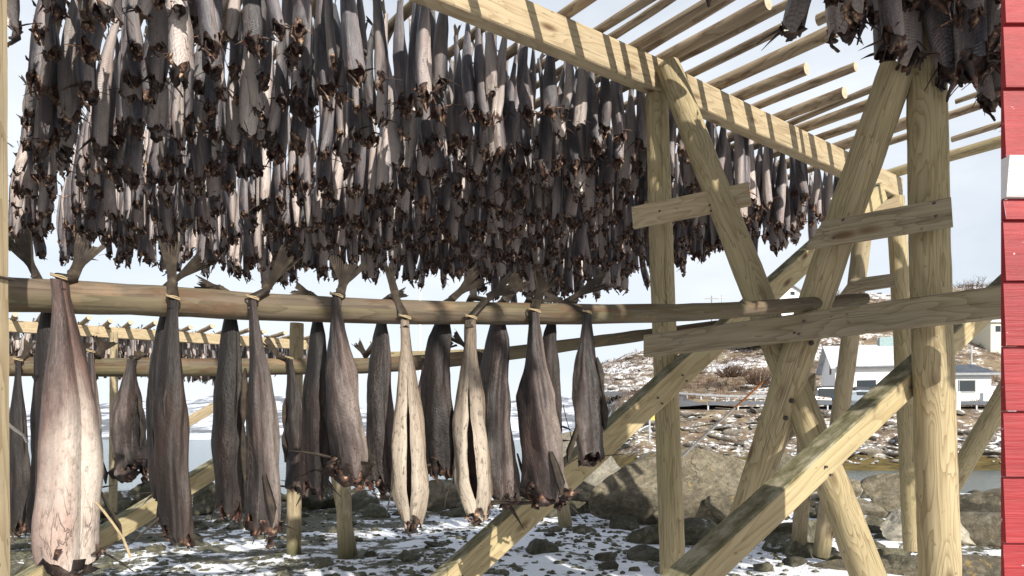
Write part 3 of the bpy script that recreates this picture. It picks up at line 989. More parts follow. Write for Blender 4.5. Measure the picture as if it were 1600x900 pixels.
def gable_block(o, x0, x1, y0, y1, wall, ridge, wallmat, roofmat, along='x', over=0.5):
    m = MB()
    if along == 'x':
        ym = (y0 + y1) / 2
        m.face([(x0, y0, -2.5), (x1, y0, -2.5), (x1, y0, wall), (x0, y0, wall)]); m.face([(x1, y1, -2.5), (x0, y1, -2.5), (x0, y1, wall), (x1, y1, wall)])
        m.face([(x0, y1, -2.5), (x0, y0, -2.5), (x0, y0, wall), (x0, ym, ridge), (x0, y1, wall)]); m.face([(x1, y0, -2.5), (x1, y1, -2.5), (x1, y1, wall), (x1, ym, ridge), (x1, y0, wall)])
    else:
        xm = (x0 + x1) / 2
        m.face([(x0, y0, -2.5), (x1, y0, -2.5), (x1, y0, wall), (xm, y0, ridge), (x0, y0, wall)]); m.face([(x1, y1, -2.5), (x0, y1, -2.5), (x0, y1, wall), (xm, y1, ridge), (x1, y1, wall)])
        m.face([(x0, y1, -2.5), (x0, y0, -2.5), (x0, y0, wall), (x0, y1, wall)]); m.face([(x1, y0, -2.5), (x1, y1, -2.5), (x1, y1, wall), (x1, y0, wall)])
    m.build('wall', M[wallmat], o)
    r = MB(); th = 0.16
    if along == 'x':
        half = (y1 - y0) / 2; sl = (ridge - wall) / half; e = over
        for sg in (-1, 1):
            ye = ym + sg * (half + e); ze = wall - sl * e
            top = [(x0 - e, ye, ze + th), (x1 + e, ye, ze + th), (x1 + e, ym, ridge + th), (x0 - e, ym, ridge + th)]
            bot = [(p[0], p[1], p[2] - th + 0.01) for p in top]
            if sg > 0: top.reverse(); bot.reverse()
            r.face(top); r.face(bot[::-1])
            for k in range(4): r.face([bot[k], bot[(k + 1) % 4], top[(k + 1) % 4], top[k]])
    else:
        half = (x1 - x0) / 2; sl = (ridge - wall) / half; e = over
        for sg in (-1, 1):
            xe = xm + sg * (half + e); ze = wall - sl * e
            top = [(xe, y0 - e, ze + th), (xe, y1 + e, ze + th), (xm, y1 + e, ridge + th), (xm, y0 - e, ridge + th)]
            bot = [(p[0], p[1], p[2] - th + 0.01) for p in top]
            if sg < 0: top.reverse(); bot.reverse()
            r.face(top); r.face(bot[::-1])
            for k in range(4): r.face([bot[k], bot[(k + 1) % 4], top[(k + 1) % 4], top[k]])
    return r.build('roof', M[roofmat], o)


# white house: long side faces us, its left gable turned slightly to us
d = 70.0
b = at(1305, 622, d)
h1 = empty('house', b, R(-13))
tag(h1, 'white house with pale frosted gable roof behind the far slim post above the road', 'house')
rf = gable_block(h1, 0, 9.6, 0, 6.4, 3.35, 5.6, 'housewhite', 'snowroof', 'x', 0.55)
m = MB(); m.box((5.6, 3.2, 6.0), (1.3, 0.7, 1.0)); m.build('chimney', M['chimney'], rf)
win(h1, (2.9, -0.05, 1.35), 1.9, 0.95)
win(h1, (7.4, -0.05, 1.35), 1.6, 0.95)
sidew = MB(); sidew.box((-0.05, 2.0, 3.1), (0.06, 0.55, 1.05)); sidew.build('window', M['glass'], h1)
sidew = MB(); sidew.box((-0.05, 4.2, 1.0), (0.06, 0.55, 0.9)); sidew.build('window', M['glass'], h1)
m = MB(); m.beam((0.02, -0.62, 3.12), (9.6, -0.62, 3.12), 0.12, 0.12, n=2); m.build('gutter', M['trimgrey'], h1)

# low annexe with dark hipped roof
d = 66.0
b = at(1492, 634, d)
h2 = empty('annexe', b, R(-4))
tag(h2, 'low white annexe with dark grey hipped roof, left of the red wall', 'house')
m = MB()
m.box((1.35, 2.0, 0.55), (4.0, 4.0, 5.1)); m.build('wall', M['housewhite'], h2)
m = MB()
x0, x1, y0, y1, zt = -1.1, 3.9, -0.5, 4.5, 3.1
rr_ = [(x0, y0, zt), (x1, y0, zt), (x1, y1, zt), (x0, y1, zt)]
top = [(0.5, 1.6, 4.15), (2.6, 1.6, 4.15), (2.6, 2.4, 4.15), (0.5, 2.4, 4.15)]
for k in range(4): m.face([rr_[k], rr_[(k + 1) % 4], top[(k + 1) % 4], top[k]])
m.face(top); m.face(rr_[::-1])
m.build('roof', M['darkroof'], h2)
m = MB(); m.box((1.4, -0.53, 3.02), (5.0, 0.08, 0.22)); m.build('fascia', M['trimgrey'], h2)
win(h2, (1.1, -0.05, 1.9), 1.5, 1.1, frame='trimgrey')

# small house on the ridge, gable with balcony to us
d = 112.0
b = at(1197, 500, d)
h3 = empty('house', b, R(8))
tag(h3, 'distant white gabled house with a balcony on the ridge left of the leaning leg', 'house')
rf = gable_block(h3, 0, 7.2, 0, 9, 4.2, 6.2, 'housewhite', 'trimgrey', 'y', 0.5)
win(h3, (4.6, -0.06, 4.5), 0.9, 0.7, frame='housewhite')
win(h3, (3.4, -0.06, 1.9), 1.0, 0.9); win(h3, (5.2, -0.06, 1.9), 1.0, 0.9)
m = MB()
m.box((4.2, -0.8, 2.75), (5.4, 1.5, 0.18)); m.box((4.2, -1.5, 3.3), (5.4, 0.08, 0.75))
m.build('balcony', M['housewhite'], h3)

d = 100.0
b = at(1548, 530, d)
h4 = empty('house', b, 0)
tag(h4, 'cream house partly hidden behind the red wall, on the slope', 'house')
gable_block(h4, 0, 8, 0, 7, 2.6, 4.2, 'cream', 'snowroof', 'x', 0.4)
win(h4, (1.0, -0.05, 1.5), 0.9, 1.0)

d = 145.0
b = at(1478, 482, d)
h5 = empty('house', b, R(-14))
tag(h5, 'house showing only its dark sloping roof over the ridge right of the thick post', 'house')
gable_block(h5, 0, 13, 0, 8, 1.9, 4.6, 'housewhite', 'darkroof', 'x', 0.5)


# ------------------------------------------------------------------ cars, signs, poles on the far bank
def car(px, py, d, rz, paint, label, tall=False):
    o = empty('parked_car', at(px, py, d), rz)
    tag(o, label, 'car')
    prof = [(-2.1, .35), (-2.15, .75), (-2.05, .98), (-1.5, 1.05), (-1.0, 1.50), (-0.2, 1.6), (0.7, 1.58), (1.75, 1.5), (2.05, 1.0), (2.12, .7), (2.1, .35)]
    if tall: prof = [(-2.1, .4), (-2.15, .9), (-1.9, 1.2), (-1.2, 1.3), (-0.7, 1.85), (0, 1.92), (1.2, 1.92), (2.0, 1.86), (2.12, 1.2), (2.15, .8), (2.1, .4)]
    m = MB()
    rows = []
    for s, k in ((-0.86, 0.9), (-0.8, 1.0), (0.8, 1.0), (0.86, 0.9)):
        rows.append([(x, s * (1.0 if z < 1.05 else 0.88), z * (k if z > .5 else 1)) for x, z in prof])
    m.grid(rows, lambda i, j: (j, i), 0, False)
    m.face(rows[0][::-1]); m.face(rows[-1])
    m.build('body', M[paint], o)
    hi = 1.9 if tall else 1.5
    for y in (-0.8, 0.8):
        m = MB(); m.box((0.35, y, (hi + 1.1) / 2 - 0.04), (1.9, 0.06, hi - 1.2)); m.build('side_window', M['glass'], o)
    for x in (-1.35, 1.35):
        for y in (-0.8, 0.8):
            w_ = MB(); w_.tube([(x, y - 0.1, .33), (x, y + 0.1, .33)], [.33, .33], 14)
            wh = w_.build('wheel', M['tyre'], o)
            h_ = MB(); h_.tube([(x, y - 0.115, .33), (x, y + 0.115, .33)], [.19, .19], 10); h_.build('rim', M['rail_steel'], wh)
    return o


c1 = car(1340, 637, 63.2, 0.12, 'carsilver', 'grey blue estate car with a roof box, behind the far slim post', False)
m = MB(); m.box((0.35, 0, 1.72), (1.7, 0.8, 0.2)); m.box((0.35, 0, 1.86), (1.2, 0.6, 0.1)); m.build('roof_box', M['cardark'], c1)
c2 = car(1283, 639, 62.6, 0.05, 'cardark', 'dark van with orange lamps, left of the grey blue estate car', True)
for x in (-0.6, -0.2):
    m = MB(); m.box((x, -0.9, 0.95), (0.13, 0.08, 0.12)); m.build('lamp', M['lampamber'], c2)
m = MB(); m.box((0.9, -0.9, 0.9), (0.6, 0.08, 0.5)); m.build('side_panel', M['blueplastic'], c2)
m = MB(); m.box((-0.1, 0, 2.02), (2.9, 1.2, 0.1)); m.build('roof_rack', M['cardark'], c2)


def thin_pole(name, px, ptop, pbot, d, r, mat, label, cat, arm=False):
    o = empty(name, at(px, pbot, d)); tag(o, label, cat)
    h = (pbot - ptop) / F * d
    m = MB(); m.tube([(0, 0, -0.5), (0, 0, h)], [r, r * 0.8], 8); m.build('pole', M[mat], o)
    if arm:
        m = MB(); m.box((0, 0, h - 0.5), (2.4, 0.12, 0.12)); m.build('cross_arm', M[mat], o)
    return o


thin_pole('utility_pole', 1112, 462, 520, 120, 0.14, 'trimgrey', 'dark wooden utility pole with cross arm on the ridge, left of the leaning leg', 'pole', True)
thin_pole('utility_pole', 1128, 461, 520, 125, 0.12, 'rail_steel', 'pale utility pole with cross arm on the ridge, nearest the leaning leg', 'pole', True)
thin_pole('mast', 656, 440, 700, 90, 0.2, 'housewhite', 'white mast across the water seen under the near rail', 'mast')
thin_pole('lamp_post', 1518, 540, 625, 80, 0.10, 'rail_steel', 'grey post on the slope above the annexe beside the red wall', 'post')
s_ = empty('marker_sign', at(1015, 682, 46)); tag(s_, 'small yellow sign on a grey post by the far waterline', 'sign')
m = MB(); m.tube([(0, 0, -0.4), (0, 0, 1.95)], [0.06, 0.06], 8); m.build('post', M['rail_steel'], s_)
m = MB(); m.box((0.28, -0.07, 1.4), (0.42, 0.03, 0.6)); m.build('panel', M['yellowsign'], s_)
mb_ = empty('letter_box', at(1541, 645, 60)); tag(mb_, 'white box on a stand at the roadside under the annexe eave', 'box')
m = MB(); m.box((0, 0, 1.3), (0.8, 0.5, 0.9)); m.build('box', M['housewhite'], mb_)
m = MB(); m.box((0, 0, 0.4), (0.14, 0.14, 1.2)); m.build('post', M['trimgrey'], mb_)
rp_ = empty('roadside_post', at(1496, 660, 58)); tag(rp_, 'white roadside post beside the thick right post, by the guardrail', 'post')
m = MB(); m.tube([(0, 0, -0.6), (0, 0, 2.6)], [0.22, 0.22], 10); m.build('post', M['housewhite'], rp_)

# ------------------------------------------------------------------ timber frame of the rack
BU = Vector((0.82, 0.572, 0)).normalized()          # direction of the squared beams
PU = Vector((-0.63, 0.777, 0)).normalized()         # direction of the round poles
ZB = EYE + 2.37                                      # centre height of the beams


def timber(name, p0, p1, w, h, mat, label, cat, seed, n=14, bend=0.0, up=(0, 0, 1), jitter=0.002):
    b = MB()
    p0 = Vector(p0); p1 = Vector(p1)
    b.beam(p0, p1, w, h, 0, 1, 0.007, n, jitter, seed, up, bend)
    o = b.build(name, [M[mat], M['end']], None, origin=p0)
    return tag(o, label, cat)


def roundpost(name, p0, p1, r0, r1, mat, label, cat, seed, n=44, seg=22, bow=0.012):
    p0 = Vector(p0); p1 = Vector(p1); path = []; rad = []
    rn = random.Random(seed)
    off = Vector((rn.uniform(-1, 1), rn.uniform(-1, 1), rn.uniform(-1, 1))) * bow
    for i in range(n + 1):
        t = i / n
        path.append(p0.lerp(p1, t) + off * math.sin(math.pi * t) + Vector((noise.noise(Vector((t * 4, seed, 0))), noise.noise(Vector((t * 4, seed, 9))), 0)) * 0.004)
        rad.append((r0 + (r1 - r0) * t) * (1 + 0.02 * noise.noise(Vector((t * 7, seed, 3)))))
    rad[0] *= 0.97; rad[-1] *= 0.97
    b = MB()
    cr = []
    for k in range(2):
        t0 = rn.uniform(-0.2, 0.5)
        cr.append((0.6 + seed * 0.9 % 1.0 + k * 3.1 + rn.uniform(-.25, .25), t0, t0 + rn.uniform(0.35, 0.9), rn.uniform(0.10, 0.2)))
    b.cracked(path, rad, seg + 8, 0, 1, 0.003, seed, cr)
    o = b.build(name, [M[mat], M['end']], None, origin=p0)
    return tag(o, label, cat)


def nails(o, pts, r=0.006):
    for p in pts:
        m = MB(); q = Vector(p)
        m.tube([q, q + Vector((0.002, -0.010, 0))], [r, r], 8)
        n_ = m.build('nail', M['nail'], o); n_.location = -Vector(o.location)


J = at(1036, 112, 4.52); J.z = ZB
B1a = at(735, 0, 3.69); B1a.z = ZB
d1 = (J - B1a).normalized()
bm1 = timber('beam', J - d1 * 4.6, J, 0.10, 0.205, 'lumber', 'squared pale beam crossing the top of the photo, the nearer of two end to end', 'beam', 1, 26)
B2b = at(1402, 300, 6.5); B2b.z = ZB
d2 = (B2b - J).normalized()
bm2 = timber('beam', J + d2 * 0.012 + Vector((0.0, 0.0, -0.012)), B2b, 0.10, 0.195, 'lumber', 'squared pale beam running on down to the right from the slim upright post', 'beam', 2, 20)
NB = at(1445, 100, 3.2); NB.z = ZB
bn = timber('beam', NB - BU * 3.3, NB + BU * 3.1, 0.10, 0.2, 'lumber', 'squared beam above the thick right post, mostly hidden by hanging fish', 'beam', 3, 20)

pA = roundpost('upright_post', at(1054, 960, 4.42) * 1.0, J + Vector((-0.045, 0.0, -0.105)), 0.083, 0.074, 'post', 'slim round upright post carrying the joint of the two squared beams', 'post', 11)
legB0 = at(1366, 925, 3.36); legB1 = at(1044, 105, 4.40)
roundpost('leg_post', legB0, legB1, 0.083, 0.078, 'post', 'round leg leaning from the squared beam joint down to the bottom right', 'post', 12, bow=0.02)
legC0 = at(1160, 822, 3.9); legC1 = at(1403, 104, 3.22)
legC = roundpost('leg_post', legC0, legC1, 0.088, 0.082, 'post', 'cracked round leg leaning from the thick right post down to the left', 'post', 13, bow=0.02)
def bolts(o, a, b, ts, r, side):
    for t in ts:
        p = a.lerp(b, t); n = Vector((side - p.x * .25, -p.y, 0)).normalized()
        q = p + n * (r - 0.004)
        m = MB(); m.tube([q, q + n * 0.012], [0.013, 0.013], 10); m.tube([q + n * 0.012, q + n * 0.022], [0.007, 0.007], 8)
        k_ = m.build('bolt', M['nail'], o); k_.location = -Vector(o.location)


bolts(legC, legC0, legC1, (0.27, 0.31, 0.44), 0.085, 0.5)
pN0 = at(1473, 1020, 3.2); pN1 = NB + Vector((0, 0, -0.1))
roundpost('upright_post', pN0, pN1, 0.088, 0.084, 'post', 'thick round upright post nearest to the red wall', 'post', 14)

pl1 = timber('cross_plank', at(1009, 541, 4.17) , at(1640, 463, 2.72), 0.045, 0.135, 'lumber_grey', 'long weathered plank nailed level across both front posts, lowest of the planks', 'plank', 21, 18)
nails(pl1, [at(1255, 502, 3.42), at(1247, 522, 3.43), at(1240, 520, 3.45)])
pl2 = timber('cross_plank', at(989, 341, 4.26), at(1172, 303, 4.0), 0.042, 0.135, 'lumber', 'short pale plank nailed across the slim post and leaning leg near the joint', 'plank', 22, 8)
nails(pl2, [at(1108, 321, 3.98), at(1110, 330, 3.98), at(1030, 330, 4.1)])


def tapered_plank(name, pts, th, mat, label, seed):
    """plank with its own sawn outline; pts run round the front face"""
    pts = [Vector(p) for p in pts]
    n = (pts[1] - pts[0]).cross(pts[2] - pts[0]).normalized()
    if n.y > 0: n = -n
    back = [p - n * th for p in pts]
    ax = (pts[1] - pts[0]).normalized(); ay = n.cross(ax)
    o0 = pts[0]
    def uvf(p): q = p - o0; return (q.dot(ay), q.dot(ax))
    b = MB()
    b.face(pts, 0, [uvf(p) for p in pts]); b.face(back[::-1], 0, [uvf(p) for p in back[::-1]])
    k = len(pts)
    for i in range(k):
        q = [pts[i], back[i], back[(i + 1) % k], pts[(i + 1) % k]]
        b.face(q, 0 if i % 2 == 0 else 1, [uvf(p) if i % 2 else (uvf(p)[0] + (0.04 if p in back else 0), uvf(p)[1]) for p in q])
    return tag(b.build(name, [M[mat], M['end']], None, origin=o0), label, 'plank')


pl3 = tapered_plank('cross_plank', [at(1258, 389, 3.32), at(1489, 352, 2.98), at(1486, 308, 2.98), at(1286, 345, 3.29)], 0.04, 'lumber_grey',
                    'weathered plank with slanting left end nailed across thick post and cracked leg', 23)
nails(pl3, [at(1316, 344, 3.2), at(1302, 372, 3.23), at(1458, 318, 2.98), at(1461, 338, 2.98)])

kE0 = Vector((0.967, 4.31, EYE + (HOR - 603) / F * 4.31))
slE = (1.775 - (HOR - 603) / F * 4.31) / 2.12
def onE(k): return kE0 + Vector((0.83 * k, 0.56 * k, slE * k))
brE = timber('diagonal_brace', onE(-2.75), onE(2.55), 0.10, 0.155, 'brace', 'square sawn timber sloping up from bottom centre to the end of the far beam', 'brace', 31, 24)
kF0 = Vector((2.02, 3.40, EYE + 0.345))
def onF(k): return kF0 + Vector((0.83 * k, 0.56 * k, 0.515 * k))
brF = timber('diagonal_brace', onF(-2.9), onF(1.5), 0.115, 0.115, 'brace', 'mossy topped square timber sloping from bottom right up behind the thick post', 'brace', 32, 24)

for o_, fn, ks, hw in ((brE, onE, (-0.12, 0.1, -1.5), 0.052), (brF, onF, (-0.2, -0.9, 0.75), 0.06)):
    for q_ in ks:
        p_ = fn(q_) + Vector((0.566, -0.824, 0)) * hw
        nails(o_, [p_, p_ + Vector((0.03, 0.02, -0.035))], 0.006)

# far frame under the end of the second beam
roundpost('upright_post', at(1428, 860, 6.35), Vector((B2b.x - 0.05, B2b.y - 0.06, ZB - 0.1)), 0.088, 0.078, 'post', 'far slim round post under the end of the squared beam', 'post', 41)
roundpost('leg_post', at(1283, 868, 7.0), at(1352, 330, 6.45), 0.085, 0.08, 'shorepost', 'far round leg with dark wet foot, standing left of the white house front', 'post', 42)
roundpost('leg_post', at(1478, 775, 6.4), at(1640, 500, 5.6), 0.085, 0.08, 'post', 'round leg leaning down to the left beside the red wall', 'post', 43)
tapered_plank('cross_plank', [at(1312, 460, 6.38), at(1399, 447, 6.16), at(1397, 427, 6.16), at(1330, 436, 6.35)], 0.045, 'lumber_grey', 'small weathered plank nailed across the far slim post and far leg', 44)
timber('cross_plank', at(1325, 345, 6.36), at(1405, 322, 6.2), 0.04, 0.17, 'lumber', 'short pale plank under the end of the squared beam at the far post', 'plank', 45, 6)
roundpost('leg_post', at(1248, 860, 7.6) , at(1262, 585, 7.0), 0.08, 0.08, 'shorepost', 'short dark footed stub post behind the crossed legs', 'post', 46)
tapered_plank('cross_plank', [at(1232, 690, 4.05), at(1268, 645, 4.02), at(1274, 582, 4.02), at(1246, 600, 4.05)], 0.05, 'lumber_grey', 'small shaded gusset board between the crossed legs', 47)

# shore posts and left side timbers
roundpost('shore_post', at(459, 872, 7.6), at(464, 505, 7.5), 0.08, 0.075, 'shorepost', 'pale shore post with black wet foot, left one of the pair under the rails', 'post', 51)
roundpost('shore_post', at(540, 893, 7.3), at(527, 500, 7.2), 0.08, 0.075, 'shorepost', 'pale shore post under the fourth large cod, right one of the pair', 'post', 52)
roundpost('leg_post', at(552, 888, 7.55), at(500, 600, 8.0), 0.075, 0.07, 'shorepost', 'slanting prop against the foot of the right pale shore post', 'post', 53)
roundpost('shore_post', at(176, 800, 9.5), at(178, 520, 9.5), 0.055, 0.05, 'shorepost', 'thin pale post at far left between the first two large cod', 'post', 54)
roundpost('shore_post', at(884, 822, 9.0), at(846, 560, 9.0), 0.09, 0.08, 'shorepost', 'round post foot behind the seventh large cod, left of the largest boulder', 'post', 55)
roundpost('shore_post', at(483, 800, 12.5), at(486, 540, 12.5), 0.08, 0.08, 'shorepost', 'distant pale post just right of the left pale shore post', 'post', 56)
timber('diagonal_brace', at(20, 925, 4.6), at(352, 722, 6.2), 0.11, 0.15, 'brace', 'square timber sloping up from the lower left corner behind the first two cod', 'brace', 57, 16)
timber('diagonal_brace', at(268, 674, 12.0), at(362, 620, 13.5), 0.12, 0.15, 'lumber', 'distant brace timber seen between the second and third large cod', 'brace', 58, 8)

# left edge post
lp0 = at(-24, 1000, 1.95); lp1 = at(-31, -220, 1.95)
timber('edge_post', lp0, lp1, 0.085, 0.10, 'lumber', 'yellow square post at the left edge of the photo with a wire tied round it', 'post', 61, 20, up=(0, 1, 0))
wr = MB()
wc = at(-28, 432, 1.95)
ring = [(0.049, -0.056), (0.049, 0.056), (-0.049, 0.056), (-0.049, -0.056), (0.049, -0.056)]
for k in range(4):
    a = wc + Vector((ring[k][0], ring[k][1], 0.004 * k)); b_ = wc + Vector((ring[k + 1][0], ring[k + 1][1], 0.004 * k + 0.003))
    wr.tube([a, a.lerp(b_, .5) + Vector((0, 0, -.003)), b_], 0.0042, 6)
tag(wr.build('wire_tie', M['nail']), 'dark twisted wire tied round the yellow left edge post', 'wire')

# ------------------------------------------------------------------ near rails with the large cod
def railpath(pts, n=40):
    out = []
    P_ = [at(*p) for p in pts]
    for i in range(n + 1):
        t = i / n * (len(P_) - 1); k = min(int(t), len(P_) - 2); q = t - k
        p0 = P_[max(k - 1, 0)]; p1 = P_[k]; p2 = P_[k + 1]; p3 = P_[min(k + 2, len(P_) - 1)]
        out.append(0.5 * ((2 * p1) + (p2 - p0) * q + (2 * p0 - 5 * p1 + 4 * p2 - p3) * q * q + (3 * p1 - p0 - 3 * p2 + p3) * q ** 3))
    return out


RA = [(-60, 458, 2.24), (15, 461, 2.3), (270, 471, 2.49), (540, 485, 2.69), (900, 491, 2.98), (1100, 487, 3.2), (1240, 477, 3.42), (1352, 467, 3.66)]
RB = [(-60, 572, 3.6), (15, 573, 3.65), (220, 574, 3.78), (430, 573, 3.92), (600, 570, 4.06), (762, 556, 4.2), (920, 535, 4.45), (1010, 523, 4.62), (1120, 508, 4.85)]


def rail(name, pts, r0, r1, label, seed):
    path = railpath(pts)
    n = len(path)
    rad = []
    for i in range(n):
        t = i / (n - 1)
        rad.append((r0 + (r1 - r0) * t) * (1 + 0.05 * noise.noise(Vector((t * 9, seed, 0)))))
    b = MB(); b.tube(path, rad, 24, 0, 1, 0.005, seed)
    tag(b.build(name, [M['rail'], M['end']], None, origin=path[0]), label, 'rail')
    return path, rad


pathA, radA = rail('hanging_rail', RA, 0.064, 0.031, 'thick weathered log rail in front that carries the large cod, thinning to the right', 71)
pathB, radB = rail('hanging_rail', RB, 0.057, 0.034, 'second log rail behind the front one, rising thin to the right', 72)


def on_rail(path, rad, px):
    best = min(range(len(path)), key=lambda i: abs(pix(path[i])[0] - px))
    i = best
    for j in range(len(path) - 1):
        a, b_ = pix(path[j])[0], pix(path[j + 1])[0]
        if a <= px <= b_:
            t = (px - a) / (b_ - a)
            return path[j].lerp(path[j + 1], t), rad[j] * (1 - t) + rad[j + 1] * t
    return path[i], rad[i]


KP_W = [(0, .28), (.05, .27), (.12, .34), (.22, .50), (.34, .72), (.46, .88), (.58, .97), (.72, 1.0), (.86, .99), (.95, .97), (1, .92)]
KP_S = [(0, .27), (.15, .34), (.3, .54), (.45, .73), (.6, .86), (.74, .97), (.85, 1.0), (.93, .86), (1, .56)]
KP_P = [(0, .30), (.06, .46), (.13, .66), (.24, .80), (.38, .91), (.55, .98), (.72, 1.0), (.88, .98), (1, .86)]


def fish_tube(mb, L, Wd, Dp, rnd, nr=24, ns=22, slit=0.0, slit0=0.35, wr=0.05, bend=0.03, ragged=0.03, hollow=True, kp=KP_W, seed=0, mat=0, matin=1, rows_in=None):
    """hanging body: tail stalk at the origin, neck opening at -L; seam (belly) at angle 0 towards +X"""
    out, inn = [], []
    ph = [rnd.uniform(0, 6.28) for _ in range(6)]
    bx = rnd.uniform(-bend, bend); by = rnd.uniform(-bend, bend); tw = rnd.uniform(-0.7, 0.7); gr = rnd.uniform(1.5, 2.3); k1, k2 = rnd.uniform(.85, 1.1), rnd.uniform(.85, 1.1)
    for i in range(nr + 1):
        t = i / nr
        wdt = lerpt(t, kp)
        g_ = 0.0
        if slit:
            q = max(0.0, (t - slit0) / (0.93 - slit0))
            g_ = slit * (2.0 * q ** 1.5 * (1 - q) ** 0.45 if 0 < q < 1 else 0.0) * (1 + 0.7 * noise.noise(Vector((t * 9, seed, 3))))
        ro, ri = [], []
        for j in range(ns + 1):
            f = j / ns
            th = g_ + (2 * math.pi - 2 * g_) * f
            c, s = math.cos(th), math.sin(th)
            rx = Dp / 2 * (0.45 + 0.55 * wdt) * (0.42 if t < .05 else 0.42 + 0.58 * min(1, (t - .05) / .4))
            ry = Wd / 2 * wdt
            wob = 1 + wr * (math.sin(2 * th + ph[0] + 3 * t) * 0.5 + math.sin(5 * th + ph[1] + 2 * t) * 0.35) * (0.3 + t) + wr * 1.2 * noise.noise(Vector((c * 1.7 + ph[2], s * 1.7, t * 5 + seed)))
            keel = 1 + 0.10 * max(0, -c) ** 6
            # sunken belly seam
            seam = 1 - 0.28 * math.exp(-((min(th, 2 * math.pi - th)) / 0.22) ** 2) * (0.3 + 0.7 * min(1, t * 2))
            groove = 1 - 0.17 * math.exp(-((min(abs(th - gr), abs(2 * math.pi - th - gr)) + 0.12 * math.sin(5 * t + ph[5])) / 0.16) ** 2) * min(1, t * 2.5)
            lump = 1 + wr * 0.9 * noise.noise(Vector((c * 0.8 + ph[1], s * 0.8 + ph[0], t * 2.6 + seed))) + wr * 0.35 * noise.noise(Vector((c * 6, s * 6, t * 9 + seed)))
            if t > .75: lump += wr * 0.5 * math.sin(7 * th + ph[2] + 9 * t) * (t - .75) * 4
            lump -= wr * 0.55 * max(0.0, 0.32 - abs(noise.noise(Vector((c * 1.8 + seed, s * 1.8, t * 3.3)))) * 2.2)
            wob *= groove * lump * (k1 if s > 0 else k2) ** (0.6 * abs(s))
            x = rx * c * wob * keel * seam; y = ry * s * wob
            z = -L * t
            if t > 0.9:
                z += -(ragged * (math.sin(3 * th + ph[3]) * 0.6 + 0.9 * noise.noise(Vector((c * 3 + ph[4], s * 3, 1)))) + 0.02 * c) * ((t - 0.9) / 0.1)
            a = tw * t
            x, y = x * math.cos(a) - y * math.sin(a), x * math.sin(a) + y * math.cos(a)
            cx = bx * math.sin(math.pi * t * 0.9); cy = by * math.sin(math.pi * t * 1.1)
            if g_ > 0.01:      # the cut edges curl outwards unevenly
                e_ = math.exp(-min(f, 1 - f) / 0.035) * g_
                x += e_ * Dp * (0.22 + 0.5 * noise.noise(Vector((t * 7, f * 2, seed)))); y += e_ * Wd * 0.10 * (1 if f < .5 else -1)
            ro.append(Vector((x + cx, y + cy, z)))
            k = 0.86 if t > 0.3 else 0.9
            ri.append(Vector((x * k + cx, y * k + cy, z + (0.004 if t > 0.95 else 0))))
        out.append(ro); inn.append(ri)
    mb.grid(out, lambda i, j: (j / ns, i / nr), mat, True)
    if hollow:
        i0 = int(nr * 0.3)
        mb.grid(inn[i0:], lambda i, j: (j / ns, i / nr), matin, True, flip=True)
        mb.grid([out[-1], inn[-1]], lambda i, j: (j / ns, 1), matin, True)
        if slit:
            mb.grid([[r[0] for r in inn[i0:]], [r[0] for r in out[i0:]]], lambda i, j: (0, j / nr), mat, True)
            mb.grid([[r[-1] for r in out[i0:]], [r[-1] for r in inn[i0:]]], lambda i, j: (1, j / nr), mat, True)
    else:
        # sunken dark plug in the neck
        last = out[-1]
        c = sum(last, Vector()) / len(last)
        inner = [c + (p - c) * 0.8 + Vector((0, 0, L * 0.05)) for p in last]
        mb.grid([last, inner], lambda i, j: (j / ns, 1), matin, True)
        c2 = c + Vector((0, 0, L * 0.12))
        mb.grid([inner, [c2] * len(inner)], lambda i, j: (j / ns, 1), matin, True)
    return out


